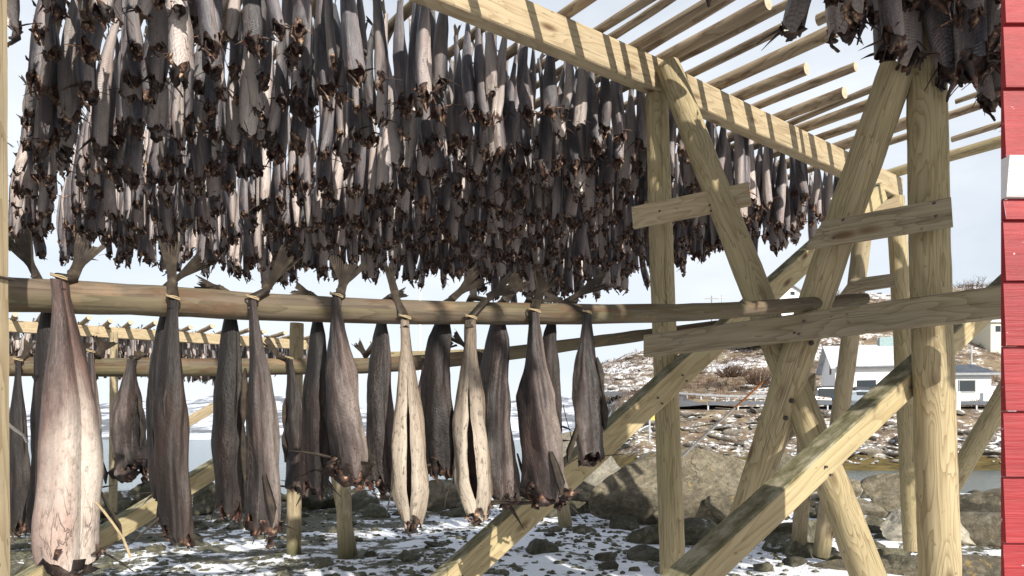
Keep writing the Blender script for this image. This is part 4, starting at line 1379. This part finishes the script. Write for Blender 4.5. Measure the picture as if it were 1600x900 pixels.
def collar_flaps(mb, ring, Wd, rnd, wish=0.55, nfl=4, spikes=3, mat=0, size=1.0, loop=1.0):
    """bent neck bones and ragged belly flaps round the cut neck"""
    ns = len(ring)
    c = sum(ring, Vector()) / ns
    def rp(f): return ring[int((f % 1.0) * (ns - 1)) % ns]
    # collar bones: two jaws that close to a beak below
    f0 = rnd.uniform(0.0, 1.0); f1 = f0 + rnd.uniform(0.4, 0.55)
    a, b = rp(f0), rp(f1)
    tip = c + Vector((rnd.uniform(-.3, .3) * Wd, rnd.uniform(-.3, .3) * Wd, -wish * Wd * rnd.uniform(0.8, 1.25)))
    for root, part in ((a, 1.0), (b, loop if rnd.random() < loop else rnd.uniform(0.35, 0.8))):
        pts, ws, nr = [], [], []
        o = root - c; o.z = 0
        if o.length < 1e-4: o = Vector((1, 0, 0))
        o.normalize()
        bow = rnd.uniform(0.02, 0.2) * Wd
        for i in range(7):
            t = i / 6
            q = (root + Vector((0, 0, 0.12 * Wd))).lerp(tip, t * part) + o * bow * math.sin(math.pi * t)
            pts.append(q + Vector((rnd.uniform(-1, 1), rnd.uniform(-1, 1), rnd.uniform(-1, 1))) * 0.035 * Wd)
            ws.append(Wd * (0.52 - 0.40 * t) * rnd.uniform(0.75, 1.25)); nr.append(o + Vector((rnd.uniform(-.4, .4), rnd.uniform(-.4, .4), 0.2)))
        ws[-1] = Wd * 0.06
        mb.ribbon(pts, ws, nr, 0.008 * size, mat)
    for k in range(nfl):
        f = (k + rnd.uniform(0, 0.8)) / nfl
        p = rp(f); o = (p - c); o.z = 0
        if o.length < 1e-4: continue
        o.normalize(); sd = Vector((-o.y, o.x, 0))
        ln = Wd * rnd.uniform(0.15, 0.5); out = rnd.uniform(-0.7, 0.35); sk = rnd.uniform(-.6, .6)
        pts = [p + Vector((0, 0, 0.16 * Wd)) - o * 0.01]; ws = [Wd * 0.6]
        for i in range(1, 6):
            t = i / 5
            pts.append(p + o * (out * ln * t ** 1.6 - 0.005) + sd * sk * ln * t * t + Vector((rnd.uniform(-.04, .04) * Wd, rnd.uniform(-.04, .04) * Wd, -ln * t * (1 - 0.3 * t)))); ws.append(Wd * (0.58 - 0.5 * t) * rnd.uniform(.65, 1.2))
        mb.ribbon(pts, ws, o, 0.005 * size, mat)


def spiky_fins(mb, ring, Wd, rnd, n=2, mat=0, ln=1.0):
    ns = len(ring); c = sum(ring, Vector()) / ns
    for k in range(n):
        p = ring[rnd.randrange(ns)]
        o = p - c; o.z = 0
        if o.length < 1e-4: continue
        o.normalize()
        l = Wd * rnd.uniform(0.5, 1.15) * ln
        q0 = p + Vector((0, 0, rnd.uniform(0, .25) * Wd))
        dirv = (o + Vector((rnd.uniform(-.5, .5), rnd.uniform(-.5, .5), rnd.uniform(-1.1, .5)))).normalized()
        pts = [q0 + dirv * l * t + Vector((0, 0, -0.15 * l * t * t)) for t in (0, .33, .66, 1)]
        mb.ribbon(pts, [Wd * .12, Wd * .11, Wd * .06, Wd * .012], Vector((rnd.random(), rnd.random(), .3)), 0.004, mat)


def tail_fan(mb, base, d, up, spread, ln, rnd, mat=0, stalk=0.02, curl=0.0, nr=10, nc=20):
    """forked tail fin: a stalk that opens into a ragged fan"""
    d = Vector(d).normalized(); side = d.cross(Vector(up)).normalized(); nrm = side.cross(d).normalized()
    rows = []
    nt = [rnd.choice([rnd.uniform(-.06, .06), rnd.uniform(-.06, .06), rnd.uniform(-.22, .05)]) for _ in range(nc + 1)]
    for i in range(nr + 1):
        t = i / nr; row = []
        wd = stalk * (1 - t * 0.3) if t < 0.35 else stalk * 0.85 + (spread - stalk * 0.85) * ((t - 0.35) / 0.65) ** 0.9
        for j in range(nc + 1):
            s = j / nc * 2 - 1
            l = ln * t * (1 + (0.16 * abs(s) ** 1.5 + nt[j] - 0.10) * max(0, (t - 0.4) / 0.6))
            p = Vector(base) + d * l + side * (s * wd) + nrm * (curl * t * t * ln + 0.06 * spread * math.sin(s * 4 + t * 3) * t) + Vector((0, 0, -abs(curl) * 0.3 * ln * t ** 3))
            row.append(p)
        rows.append(row)
    mb.grid(rows, lambda i, j: (j / nc, i / nr), mat, True)
    back = [[p - nrm * 0.0035 for p in r] for r in rows]
    mb.grid(back, lambda i, j: (j / nc, i / nr), mat, True, flip=True)
    edge = rows[-1]; eb = back[-1]
    mb.grid([eb, edge], lambda i, j: (j / nc, 1), mat, True)


def big_cod(skin, px, y_top, y_bot, wpx, side, phi, label, seed, slit=0.0, tail=(0.2, 0.9), rail_='A', head=1.0, tie=True, lean=0.0, tspread=0.05, tlen=0.16, depth=0.62, drape=False, spikes=3, slit0=0.35):
    """one large cod tied by its tail over a log rail; phi turns the belly (0 = towards us)"""
    path, rad = (pathA, radA) if rail_ == 'A' else (pathB, radB)
    c, r = on_rail(path, rad, px)
    rnd = random.Random(seed)
    fw = Vector((0.3, -0.95, 0)).normalized()          # towards the viewer across the rail
    gap = r + 0.022
    hang = c + fw * gap * side
    d = hang.y
    top_z = c.z + (r * 0.45 if side > 0 else 0.0)
    if y_top is not None:
        top_z = EYE + (HOR - y_top) / F * d
    bot_z = EYE + (HOR - y_bot) / F * d
    L = top_z - bot_z; Wd = wpx / F * d
    o = empty('large_cod', (hang.x, hang.y, top_z), 0)
    tag(o, label, 'cod')
    # belly direction: +X of the fish turned towards the viewer, then by phi
    rz = math.atan2(-1, -hang.x / max(hang.y, .1) * 0.6) + phi
    sf = [1.0]
    def rot(mb):
        co, si = math.cos(rz), math.sin(rz)
        mb.v = [(sf[0] * (p[0] * co - p[1] * si) + lean * p[2], sf[0] * (p[0] * si + p[1] * co), p[2]) for p in mb.v]
    b = MB()
    ring = fish_tube(b, L, Wd, Wd * depth, rnd, 60, 44, slit, slit0, 0.17 if seed != 201 else 0.09, 0.03, 0.035, True, (KP_S if slit else KP_W) if side > 0 else KP_P, seed)[-1]
    low_x = [p[0] * math.cos(rz) - p[1] * math.sin(rz) for p in b.v if -L * 0.9 < p[2] < -L * 0.45]
    sf[0] = Wd / (max(low_x) - min(low_x))
    rot(b); b.build('body', [M['cod_' + skin], M['inside']], o)
    if head:
        k = MB(); collar_flaps(k, ring, Wd * head * 0.8, rnd, 0.5, 7, 0, 0, 1.3, 0.7); rot(k); k.build('neck_flaps', M['collar'], o)
    for _ in range(spikes):
        k = MB(); spiky_fins(k, ring, Wd * 0.75, rnd, 1, 0, 1.0); rot(k); k.build('whisker_fin', M['fin'], o)
    k = MB()
    # pectoral fin lying on the flank
    f_ = rnd.choice([-1, 1])
    p0 = Vector((0.1 * Wd, f_ * Wd * 0.47, -L * 0.8))
    k.ribbon([p0 + Vector((0, 0, 0.03)), p0 + Vector((0.01, f_ * .012, -0.03)), p0 + Vector((.02, f_ * 0.03, -0.09)), p0 + Vector((.02, f_ * 0.04, -0.14))], [.012, .022, .026, .006], Vector((0.2, f_, 0.1)), 0.004)
    rot(k); k.build('pectoral_fin', M['fin'], o)
    # dorsal fin ridge
    k = MB()
    pts = []; ws = []
    for i in range(9):
        t = 0.3 + 0.5 * i / 8
        pts.append(Vector((-Wd * depth / 2 * lerpt(t, KP_W if side > 0 else KP_P) * 0.96, rnd.uniform(-.004, .004), -L * t))); ws.append(0.006 + 0.025 * abs(math.sin(i * 0.8)) * rnd.uniform(.6, 1.2))
    k.ribbon(pts, ws, Vector((0, 1, 0)), 0.004); rot(k); k.build('dorsal_fin', M['fin'], o)
    # the tail goes up over the log and fans out
    k = MB()
    sw = max(Wd * 0.125, 0.014)
    toprail = Vector((c.x, c.y, c.z + r)) - Vector(o.location)
    if side > 0:
        p1 = Vector((lean * 0, 0, 0.012)); p2 = toprail + fw * (r * 0.55) + Vector((tail[0] * 0.1, 0, -r * 0.22 + 0.012)); p3 = toprail + Vector((tail[0] * 0.2 * tlen, 0, 0.016))
        if drape:
            k.tube([Vector((0, 0, -0.03)), p1, p2, p3, p3 - fw * r * 0.8 + Vector((0, 0, -r * 0.3))], [sw * 1.05, sw, sw * .95, sw * .9, sw * .8], 10, 0, squash=0.7)
            tail_fan(k, p2 + fw * 0.012 + Vector((0, 0, 0.006)), Vector((tail[0], -0.35, tail[1])), fw + Vector((0, 0, .3)), tspread, tlen, rnd, 0, sw * 0.9, 0.1)
        else:
            k.tube([Vector((0, 0, -0.03)), p1, p2, p2.lerp(p3, 0.5) + Vector((tail[0] * .02, 0, 0.02))], [sw * 1.05, sw, sw * .95, sw * .8], 10, 0, squash=0.75)
            tail_fan(k, p2.lerp(p3, 0.2), Vector((tail[0], 0.05, tail[1])), fw, tspread, tlen * 0.9, rnd, 0, sw * 0.9, 0.16 * rnd.choice([-1, 1]))
    else:
        p1 = Vector((0, 0, -0.02)); p2 = toprail - fw * (r * 0.7) + Vector((0, 0, -r * 0.1)); p3 = toprail + Vector((tail[0] * .05, 0, 0.014))
        k.tube([p1, p1 + Vector((0, 0, 0.03)), p2, p3], [sw, sw, sw * .9, sw * .8], 10, 0, squash=0.75)
        tail_fan(k, p2.lerp(p3, 0.6), Vector((tail[0], -0.05, tail[1])), fw, tspread, tlen, rnd, 0, sw * 0.8, 0.12)
    k.build('tail_fin', M['fin'], o)
    if tie and side > 0:
        k = MB()
        pts = []
        for i in range(17):
            a = i / 16 * 2 * math.pi
            pts.append(Vector((math.cos(a) * (sw + .004), math.sin(a) * (sw * .75 + .004), 0.01 - 0.35 * sw * math.cos(a))))
        k.tube(pts, 0.0026, 6); k.tube([p + Vector((rnd.uniform(-.001, .001), 0, .005 + .002 * math.sin(i_))) for i_, p in enumerate(pts)], 0.0022, 6)
        k.tube([pts[4], pts[4] + Vector((0.006, -.02, -.012)), pts[4] + Vector((0.012, -.022, -.035))], [.003, .003, .002], 5)
        k.build('tie_string', M['string'], o)
    return o


# front row, left to right
big_cod('pale', 104, 438, 872, 78, 1, 0.9, 'largest pale cod hanging nearest the left edge post, its belly gleaming white and pink', 201, tail=(0.30, 0.8), tspread=0.05, tlen=0.17, head=1.1, lean=-0.04)
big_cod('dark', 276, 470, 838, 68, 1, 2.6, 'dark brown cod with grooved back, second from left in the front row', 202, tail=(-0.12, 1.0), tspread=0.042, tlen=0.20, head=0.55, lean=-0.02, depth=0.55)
big_cod('grey', 396, 470, 822, 64, 1, 1.7, 'grey mottled cod with open red jaw at its bottom right, third of the front row', 203, tail=(0.5, 0.75), tspread=0.045, tlen=0.2, head=1.1, lean=-0.04)
big_cod('grey', 524, 466, 738, 66, 1, 1.3, 'grey scaly cod with orange mouth and long whisker fins, fourth of the front row', 204, tail=(0.2, 0.9), tspread=0.075, tlen=0.16, head=1.2, lean=-0.06, spikes=5)
big_cod('buff', 628, 500, 812, 62, 1, 0.15, 'pale buff cod slit open down its belly, left one of the two slit cod', 205, slit=0.2, tail=(-0.3, 1.0), tspread=0.016, tlen=0.16, head=0.85, lean=-0.035, slit0=0.22, depth=0.5)
big_cod('buff', 729, 500, 800, 62, 1, -0.25, 'white bellied cod with a dark gaping slit, right one of the two slit cod', 206, slit=0.22, tail=(0.75, 0.35), tspread=0.05, tlen=0.13, head=0.85, drape=True, lean=-0.03, slit0=0.26, depth=0.5)
big_cod('grey', 826, 490, 772, 68, 1, 1.5, 'grey cod with hanging reddish head flap, just left of the small rightmost front cod', 207, tail=(0.25, 0.6), tspread=0.06, tlen=0.12, head=1.0, drape=True, lean=-0.08, spikes=4)
big_cod('grey', 907, 492, 716, 47, 1, -2.1, 'small grey cod at the right end of the front row with draped tail', 208, tail=(-0.9, 0.1), tspread=0.03, tlen=0.10, head=0.6, drape=True, lean=-0.05, depth=0.7)
# their partners on the far side of the log
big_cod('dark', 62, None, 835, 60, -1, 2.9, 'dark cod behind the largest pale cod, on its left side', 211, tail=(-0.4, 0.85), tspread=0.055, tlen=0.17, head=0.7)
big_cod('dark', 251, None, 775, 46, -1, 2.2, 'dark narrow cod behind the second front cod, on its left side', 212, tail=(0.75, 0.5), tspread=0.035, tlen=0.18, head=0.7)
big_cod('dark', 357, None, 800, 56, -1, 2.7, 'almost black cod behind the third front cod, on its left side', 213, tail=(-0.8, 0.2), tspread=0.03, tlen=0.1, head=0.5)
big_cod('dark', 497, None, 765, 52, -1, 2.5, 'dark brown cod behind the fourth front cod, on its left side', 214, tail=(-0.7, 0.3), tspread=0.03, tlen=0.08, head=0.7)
big_cod('grey', 600, None, 760, 50, -1, 2.4, 'speckled dark cod behind the left slit cod', 215, tail=(0.6, 0.2), tspread=0.02, tlen=0.08, head=0.5)
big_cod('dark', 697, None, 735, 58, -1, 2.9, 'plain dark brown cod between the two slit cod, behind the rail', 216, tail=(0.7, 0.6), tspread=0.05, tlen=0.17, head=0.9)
big_cod('grey', 785, None, 775, 72, -1, 2.3, 'broad grey mottled cod behind the rail, left of the reddish headed cod', 217, tail=(0.35, 0.5), tspread=0.05, tlen=0.13, head=0.6)
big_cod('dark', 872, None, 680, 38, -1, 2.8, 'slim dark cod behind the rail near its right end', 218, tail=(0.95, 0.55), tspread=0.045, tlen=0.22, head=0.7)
# second rail
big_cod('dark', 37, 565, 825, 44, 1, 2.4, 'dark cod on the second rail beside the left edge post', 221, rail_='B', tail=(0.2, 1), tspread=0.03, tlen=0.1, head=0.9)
big_cod('grey', 148, 552, 755, 40, 1, 2.0, 'grey cod on the second rail just right of the largest pale cod', 222, rail_='B', tail=(0.3, .8), tspread=0.07, tlen=0.12, head=0.9)
big_cod('grey', 211, 562, 735, 46, 1, -2.2, 'brown grey cod with drooping head on the second rail, left of the second front cod', 223, rail_='B', tail=(0.2, .3), tspread=0.03, tlen=0.05, head=1.4, tie=False)
big_cod('dark', 452, 562, 762, 42, 1, 2.3, 'slim dark cod on the second rail between the third and fourth front cod', 224, rail_='B', tail=(-.6, .7), tspread=0.03, tlen=0.16, head=0.6, lean=-.05)
big_cod('buff', 583, 540, 745, 42, 1, 0.9, 'pale cod on the second rail left of the two slit cod', 225, rail_='B', tail=(-.5, .7), tspread=0.03, tlen=0.12, head=0.7)
big_cod('grey', 661, 562, 740, 34, 1, -2.5, 'small grey cod on the second rail between the two slit cod', 226, rail_='B', tail=(.7, .5), tspread=0.04, tlen=0.16, head=0.8)
big_cod('dark', 746, 552, 735, 32, 1, 2.7, 'thin dark cod on the second rail behind the right slit cod', 227, rail_='B', tail=(-.7, .6), tspread=0.04, tlen=0.15, head=0.6)
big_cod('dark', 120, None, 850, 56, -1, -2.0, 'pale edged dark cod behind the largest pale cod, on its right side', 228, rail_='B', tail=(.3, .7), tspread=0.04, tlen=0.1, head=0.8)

# ------------------------------------------------------------------ poles and the dried cod of the overhead rack
RP = random.Random(77)
ZP = ZB + 0.10 + 0.045
far_poles, near_poles = [], []


def raje(p0, p1, r0, r1, label, group, seed, mat='pole', name='round_pole'):
    rn = random.Random(seed)
    n = 16; path = []; rad = []
    side = (p1 - p0).normalized().cross(Vector((0, 0, 1)))
    b1, b2 = rn.uniform(-.035, .035), rn.uniform(-.03, .03)
    for i in range(n + 1):
        t = i / n
        path.append(p0.lerp(p1, t) + side * (b1 * math.sin(math.pi * t) + 0.012 * noise.noise(Vector((t * 5, seed, 0)))) + Vector((0, 0, b2 * math.sin(math.pi * t) * 0.6 + 0.008 * noise.noise(Vector((t * 5, seed, 5))))))
        rad.append((r0 + (r1 - r0) * t) * (1 + 0.06 * noise.noise(Vector((t * 11, seed, 2)))))
    b = MB(); b.tube(path, rad, 14, 0, 1, 0.004, seed)
    for k in range(rn.randrange(1, 4)):      # stubs of cut branches
        i = rn.randrange(2, n - 1); a = rn.uniform(0, 6.28)
        dv = (side * math.cos(a) + Vector((0, 0, math.sin(a)))).normalized()
        b.tube([path[i] + dv * rad[i] * 0.7, path[i] + dv * (rad[i] + 0.022)], [0.012, 0.009], 6, 0, 1)
    o = b.build(name, [M[mat], M['end']], None, origin=p0)
    tag(o, label, 'pole', group)
    return path


def far_cross(u):
    """point on the centre line of the two beams, u metres from the joint"""
    return J + (d1 if u < 0 else d2) * u


u = -4.0; k = 0
while u < 2.75:
    c = far_cross(u)
    ov = RP.choice([RP.uniform(0.35, 0.75), RP.uniform(0.6, 0.95)])
    ln = 4.4 + RP.uniform(-.2, .2) + 1.1 * sst(-0.3, 1.2, -u)
    dirp = (PU + Vector((RP.uniform(-.02, .02), RP.uniform(-.02, .02), 0))).normalized()
    zoff = RP.uniform(-.015, .02)
    p0 = Vector((c.x, c.y, ZP + zoff)) - dirp * ov; p1 = Vector((c.x, c.y, ZP + RP.uniform(-.02, .02))) + dirp * ln
    r0 = RP.uniform(0.027, 0.049); r1 = r0 * RP.uniform(0.65, 0.9)
    pth = raje(p0, p1, r0, r1, 'weathered round pole laid over the long squared beam, strung with dried cod beyond it', 'poles over the long squared beam', 500 + k)
    far_poles.append((c, dirp, ov, ln, (r0 + r1) / 2, pth))
    if RP.random() < 0.45:      # a thinner crooked pole laid alongside
        q = c + (d1 if u < 0 else d2) * RP.uniform(0.08, 0.14)
        dq = (PU + Vector((RP.uniform(-.07, .07), RP.uniform(-.07, .07), 0))).normalized()
        raje(Vector((q.x, q.y, ZP + 0.01)) - dq * RP.uniform(0.3, 1.1), Vector((q.x, q.y, ZP + 0.02)) + dq * 2.4, 0.026, 0.02, 'thin crooked pole lying beside a stouter one on the long squared beam', 'thin poles over the long squared beam', 540 + k)
    u += RP.uniform(0.38, 0.44) if u < -1.2 else RP.uniform(0.25, 0.32); k += 1
# greenish last pole at the end of the beam
c = B2b - d2 * 0.12
raje(Vector((c.x, c.y, ZP)) - PU * 1.35, Vector((c.x, c.y, ZP)) + PU * 2.6, 0.05, 0.042, 'pale green tinged pole with clean cut end at the far end of the beam', None, 560, 'post', 'round_pole')

t_ = -3.1; k = 0
while t_ < 3.0:
    c = NB + BU * t_
    ov = RP.uniform(0.45, 1.15)
    dirp = (PU + Vector((RP.uniform(-.06, .06), RP.uniform(-.06, .06), 0))).normalized()
    p0 = Vector((c.x, c.y, ZP + RP.uniform(-.02, .02))) + dirp * ov; p1 = Vector((c.x, c.y, ZP)) - dirp * 3.3
    r0 = RP.uniform(0.019, 0.037); r1 = r0 * 1.15
    pth = raje(p0, p1, r0, r1, 'round pole laid over the beam above the thick right post, its cut end pointing away', 'poles over the right hand beam', 600 + k)
    near_poles.append((c, dirp, ov, 2.2, (r0 + r1) / 2, pth))
    t_ += RP.uniform(0.19, 0.29); k += 1


def stockfish_parts(seed, L, Wd, lod=1):
    rnd = random.Random(seed)
    nr, ns = (18, 16) if lod else (8, 9)
    kp = [(0, .36), (.05, .36), (.15, .44), (.3, .60), (.5, .80), (.7, .96), (.85, 1.0), (1, .90)]
    b = MB()
    ring = fish_tube(b, L, Wd, Wd * rnd.uniform(0.55, 0.8), rnd, nr, ns, 0.0, 0.4, 0.15, 0.035, 0.03, False, kp, seed)[-1]
    k = MB()
    collar_flaps(k, ring, Wd, rnd, rnd.uniform(0.45, 0.9), 5 if lod else 3, 0, 0, 1.3, 0.6)
    spiky_fins(k, ring, Wd, rnd, 2 if lod else 1, 0, 0.9)
    t = MB()
    dv = Vector((rnd.uniform(-.5, .5), rnd.uniform(-.5, .5), 1.0))
    if lod:
        tail_fan(t, Vector((0, 0, -0.02)), dv, Vector((0.3, 1, 0)), Wd * 0.22, 0.10, rnd, 0, Wd * .12, 0.2, 5, 6)
    else:
        tail_fan(t, Vector((0, 0, -0.02)), dv, Vector((0.3, 1, 0)), Wd * 0.22, 0.09, rnd, 0, Wd * .12, 0.2, 3, 3)
    return b, k, t


NV = 20
protos = []
low = []
for v in range(NV):
    L = RP.uniform(0.47, 0.69); Wd = RP.uniform(0.078, 0.116)
    b, k, t = stockfish_parts(900 + v, L, Wd, 1)
    protos.append((b.mesh('dried_cod_body', [M['stock'], M['inside']]), k.mesh('dried_cod_neck', [M['collar']]), t.mesh('dried_cod_tail', [M['fin']])))
    b, k, t = stockfish_parts(900 + v, L, Wd, 0)
    V = []; Fc = []; UVs = []; MI = []; SM = []; off = 0
    for mb, mm in ((b, None), (k, 2), (t, 3)):
        V += [tuple(p) for p in mb.v]; Fc += [[q + off for q in f] for f in mb.f]; UVs += [c for q in mb.uv for uv in q for c in uv]
        MI += (mb.m if mm is None else [mm] * len(mb.f)); SM += mb.s; off += len(mb.v)
    low.append((np.array(V), Fc, np.array(UVs), np.array(MI), np.array(SM, dtype=bool)))

hangs = []            # (matrix location, rz, tilt, scale, variant, zone)


def hang_on(pole, s0, s1, step, zone, fill=1.0):
    c, dirp, ov, ln, r, path = pole
    side = dirp.cross(Vector((0, 0, 1))).normalized()
    s = s0
    while s < s1:
        # height of the pole here
        q = min(range(len(path)), key=lambda i: abs((path[i] - c).dot(dirp) - s))
        z = path[q].z; base = path[q] + dirp * (s - (path[q] - c).dot(dirp))
        for sg in (-1, 1):
            if RP.random() > fill: continue
            off = side * sg * (r + 0.035 + RP.uniform(0, .02)) + dirp * RP.uniform(-.03, .03)
            p = Vector((base.x + off.x, base.y + off.y, z + r * 0.4 + RP.uniform(-.02, .02)))
            sc = RP.uniform(0.84, 1.14) * (1.2 if zone == 'near' else 1.0)
            hangs.append((p, RP.uniform(0, 6.28), (RP.uniform(-.11, .11), RP.uniform(-.11, .11)), (sc, sc, sc * RP.uniform(0.88, 1.12)), RP.randrange(NV), zone))
        s += step * RP.uniform(0.8, 1.2)


for i, pl in enumerate(far_poles):
    hang_on(pl, 0.17 + RP.uniform(0, .05), pl[3] - 0.15, 0.135, 'far')
for i, pl in enumerate(near_poles):
    tt = (pl[0] - NB).dot(BU)
    if tt > -1.75: hang_on(pl, -2.7, (RP.uniform(0.05, 0.25) if tt < -0.45 else RP.uniform(0.22, 0.38)) if tt < 0.15 else RP.uniform(-0.1, 0.16), 0.125, 'near', 0.95)

vis = []
for h in hangs:
    p = h[0]
    if p.y < 0.3: continue
    x0, y0 = pix(p); xb, yb = pix((p.x, p.y, p.z - 0.85))
    if -30 < xb < 1590 and yb > -5 and (h[5] == 'far' or True): vis.append((p.y, h))
vis.sort(key=lambda q: q[0])
near_set = [h for _, h in vis[:300]]
ids = set(id(h) for h in near_set)


def hmat(h):
    p, rz, tl, sc, v, z = h
    return Matrix.Translation(p) @ Matrix.Rotation(tl[0], 4, 'X') @ Matrix.Rotation(tl[1], 4, 'Y') @ Matrix.Rotation(rz, 4, 'Z') @ Matrix.Diagonal((*sc, 1))


first = {}
for h in near_set:
    p, rz, tl, sc, v, zone = h
    xb, yb = pix((p.x, p.y, p.z - 0.6))
    if zone == 'near':
        lab, gr = 'dark dried cod with gaping neck in the cluster above the thick right post', 'dried cod above the right hand posts'
    elif xb < 260:
        lab, gr = 'dried grey cod in the overhead rows at upper left, near the edge post', 'dried cod at upper left'
    elif (p - far_cross(0)).length > 0 and min((Vector((p.x, p.y, 0)) - Vector((far_cross(u_).x, far_cross(u_).y, 0))).length for u_ in (-3, -2.5, -2, -1.5, -1, -.75, -.5, -.25, 0, .25, .5, .75, 1, 1.25, 1.5, 1.75, 2, 2.25, 2.5, 2.75)) < 0.55:
        lab, gr = 'dried grey cod in the front row right behind the long squared beam', 'front row of dried cod behind the beam'
    else:
        lab, gr = 'dried grey cod hanging deep in the dense rows behind the front row', 'dried cod in the dense rows'
    if v not in first:
        o = bpy.data.objects.new('dried_cod', None); o.empty_display_size = 0.05
        kids = []
        for nm, me in zip(('body', 'neck_flaps', 'tail_fin'), protos[v]):
            c_ = bpy.data.objects.new(nm, me); c_.parent = o; COL.objects.link(c_); kids.append(c_)
        first[v] = (o, kids)
    else:
        src, skids = first[v]
        o = src.copy()
        for c0 in skids:
            c_ = c0.copy(); c_.parent = o; COL.objects.link(c_)
    COL.objects.link(o)
    o.location = p; o.rotation_euler = (tl[0], tl[1], rz); o.scale = sc
    tag(o, lab, 'dried fish', gr)

rest = [h for h in hangs if id(h) not in ids]
items = [(*low[h[4]], hmat(h)) for h in rest]

# the second rack far behind on the shore
FA = at(-30, 510, 14.2); FB = at(486, 540, 17.4)
FB.z = FA.z = EYE + 2.37
fd = (FB - FA).normalized()
timber('beam', FA - fd * 2, FB + fd * 0.3, 0.14, 0.24, 'lumber', 'sunlit squared beam of the distant rack seen under the near rail at left', 'beam', 81, 14)
timber('beam', at(590, 556, 19.5), at(870, 548, 17.5), 0.12, 0.2, 'post', 'distant pale green beam glimpsed between the slit cod', 'beam', 82, 8)
flen = (FB - FA).length
t_ = -1.5; k = 0
while t_ < flen:
    c = FA + fd * t_
    dirp = (PU + Vector((RP.uniform(-.03, .03), RP.uniform(-.03, .03), 0))).normalized()
    c2 = Vector((c.x, c.y, c.z + 0.17))
    p0 = c2 - dirp * RP.uniform(.5, 1.0); p1 = c2 + dirp * 7
    raje(p0, p1, 0.05, 0.045, 'pole of the distant rack at left, its end sticking out over the sunlit beam', 'poles of the distant rack', 700 + k)
    side = dirp.cross(Vector((0, 0, 1))).normalized()
    s = 0.2
    while s < 6.8:
        for sg in (-1, 1):
            p = c2 + dirp * s + side * sg * 0.09 + Vector((0, 0, RP.uniform(-.03, .03)))
            sc = RP.uniform(.9, 1.15)
            items.append((*low[RP.randrange(NV)], hmat((p, RP.uniform(0, 6.28), (0, 0), (sc, sc, sc), 0, ''))))
        s += 0.22
    t_ += RP.uniform(0.36, 0.46); k += 1
tag(merge_stuff('dried_cod', items, [M['stock'], M['inside'], M['collar'], M['fin']]), 'dense mass of further dried cod hanging deep in the overhead rack and the distant rack', 'dried fish', 'further dried cod', kind='stuff')

# ------------------------------------------------------------------ ropes and strings
def rope(name, pts, r, mat, label, cat='rope'):
    m = MB(); m.tube([Vector(p) for p in pts], r, 7, 0)
    return tag(m.build(name, M[mat], None, origin=pts[0]), label, cat)


a = at(1062, 716, 5.6); b_ = at(1192, 597, 6.6)
ro = empty('guy_rope', a); tag(ro, 'taut white and orange rope slanting up from the slim post towards the crossed legs', 'rope')
m = MB(); m.tube([a, a.lerp(b_, .62)], .011, 7); q = m.build('white_length', M['rope_white'], ro, origin=a); q.location = (0, 0, 0)
m = MB(); m.tube([a.lerp(b_, .62), b_], .009, 7); q = m.build('orange_length', M['rope_orange'], ro, origin=a); q.location = (0, 0, 0)
rope('loose_string', [at(150, 785, 2.22), at(163, 800, 2.2), at(178, 820, 2.19), at(192, 840, 2.18), at(205, 872, 2.18)], 0.0042, 'string', 'frayed pale string dangling at the right side of the largest pale cod', 'string')
rope('loose_string', [at(12, 662, 2.0), at(24, 672, 2.1), at(38, 681, 2.25), at(42, 690, 2.3)], 0.005, 'rope_white', 'white cord tied to the left edge post, above the dark cod', 'string')

# ------------------------------------------------------------------ red boarded wall at the right edge
RX0 = (1566 - 800) / F * 1.5; RY = 1.5; RX1 = RX0 + 0.55
rw = empty('red_wall', (RX0, RY, 0)); tag(rw, 'red painted clapboard wall with one white board along the right edge of the photo', 'wall')
rowsz = [(-60, 40), (40, 140), (140, 248), (248, 311), (311, 345), (345, 440), (440, 541), (541, 642), (642, 744), (744, 847), (847, 950), (950, 1060), (1060, 1170), (1170, 1280), (1280, 1390), (1390, 1500), (1500, 1610)]
for k, (y0, y1) in enumerate(rowsz):
    zt = EYE + (HOR - y0) / F * RY; zb = EYE + (HOR - y1) / F * RY
    m = MB()
    white = k == 3
    n = 8
    lipb = 0.012 if not white else 0.013; lipt = 0.003 if not white else 0.022
    xs_ = [RX0 + (RX1 - RX0) * i / n for i in range(n + 1)]
    wob = lambda x, z: 0.0012 * noise.noise(Vector((x * 5, z * 9, k)))
    front = [[(x, RY - lipb - wob(x, zb), zb) for x in xs_], [(x, RY - lipb * .9 - lipt * .1, zb + 0.012) for x in xs_], [(x, RY - lipt - wob(x, zt), zt - 0.001) for x in xs_]]
    m.grid([[(x, RY + .004, zb) for x in xs_]] + front + [[(x, RY + .004, zt - 0.001) for x in xs_]], lambda i, j: ((zb, zb, zb + .012, zt, zt)[i], j * 0.07), 0, False)
    m.face([(RX0, RY + .004, zb), (RX0, RY + .004, zt - .001), (RX0, RY - lipt, zt - .001), (RX0, RY - lipb, zb)], 0)
    q = m.build('board', M['whiteboard' if white else 'red'], rw, origin=(RX0, RY, 0)); q.location = (0, 0, 0)
m = MB(); m.box(((RX0 + RX1) / 2 + 0.06, RY + 0.065, 1.0), (RX1 - RX0 - 0.12, 0.11, 2.3)); q = m.build('backing', M['red'], rw, origin=(RX0, RY, 0)); q.location = (0, 0, 0)
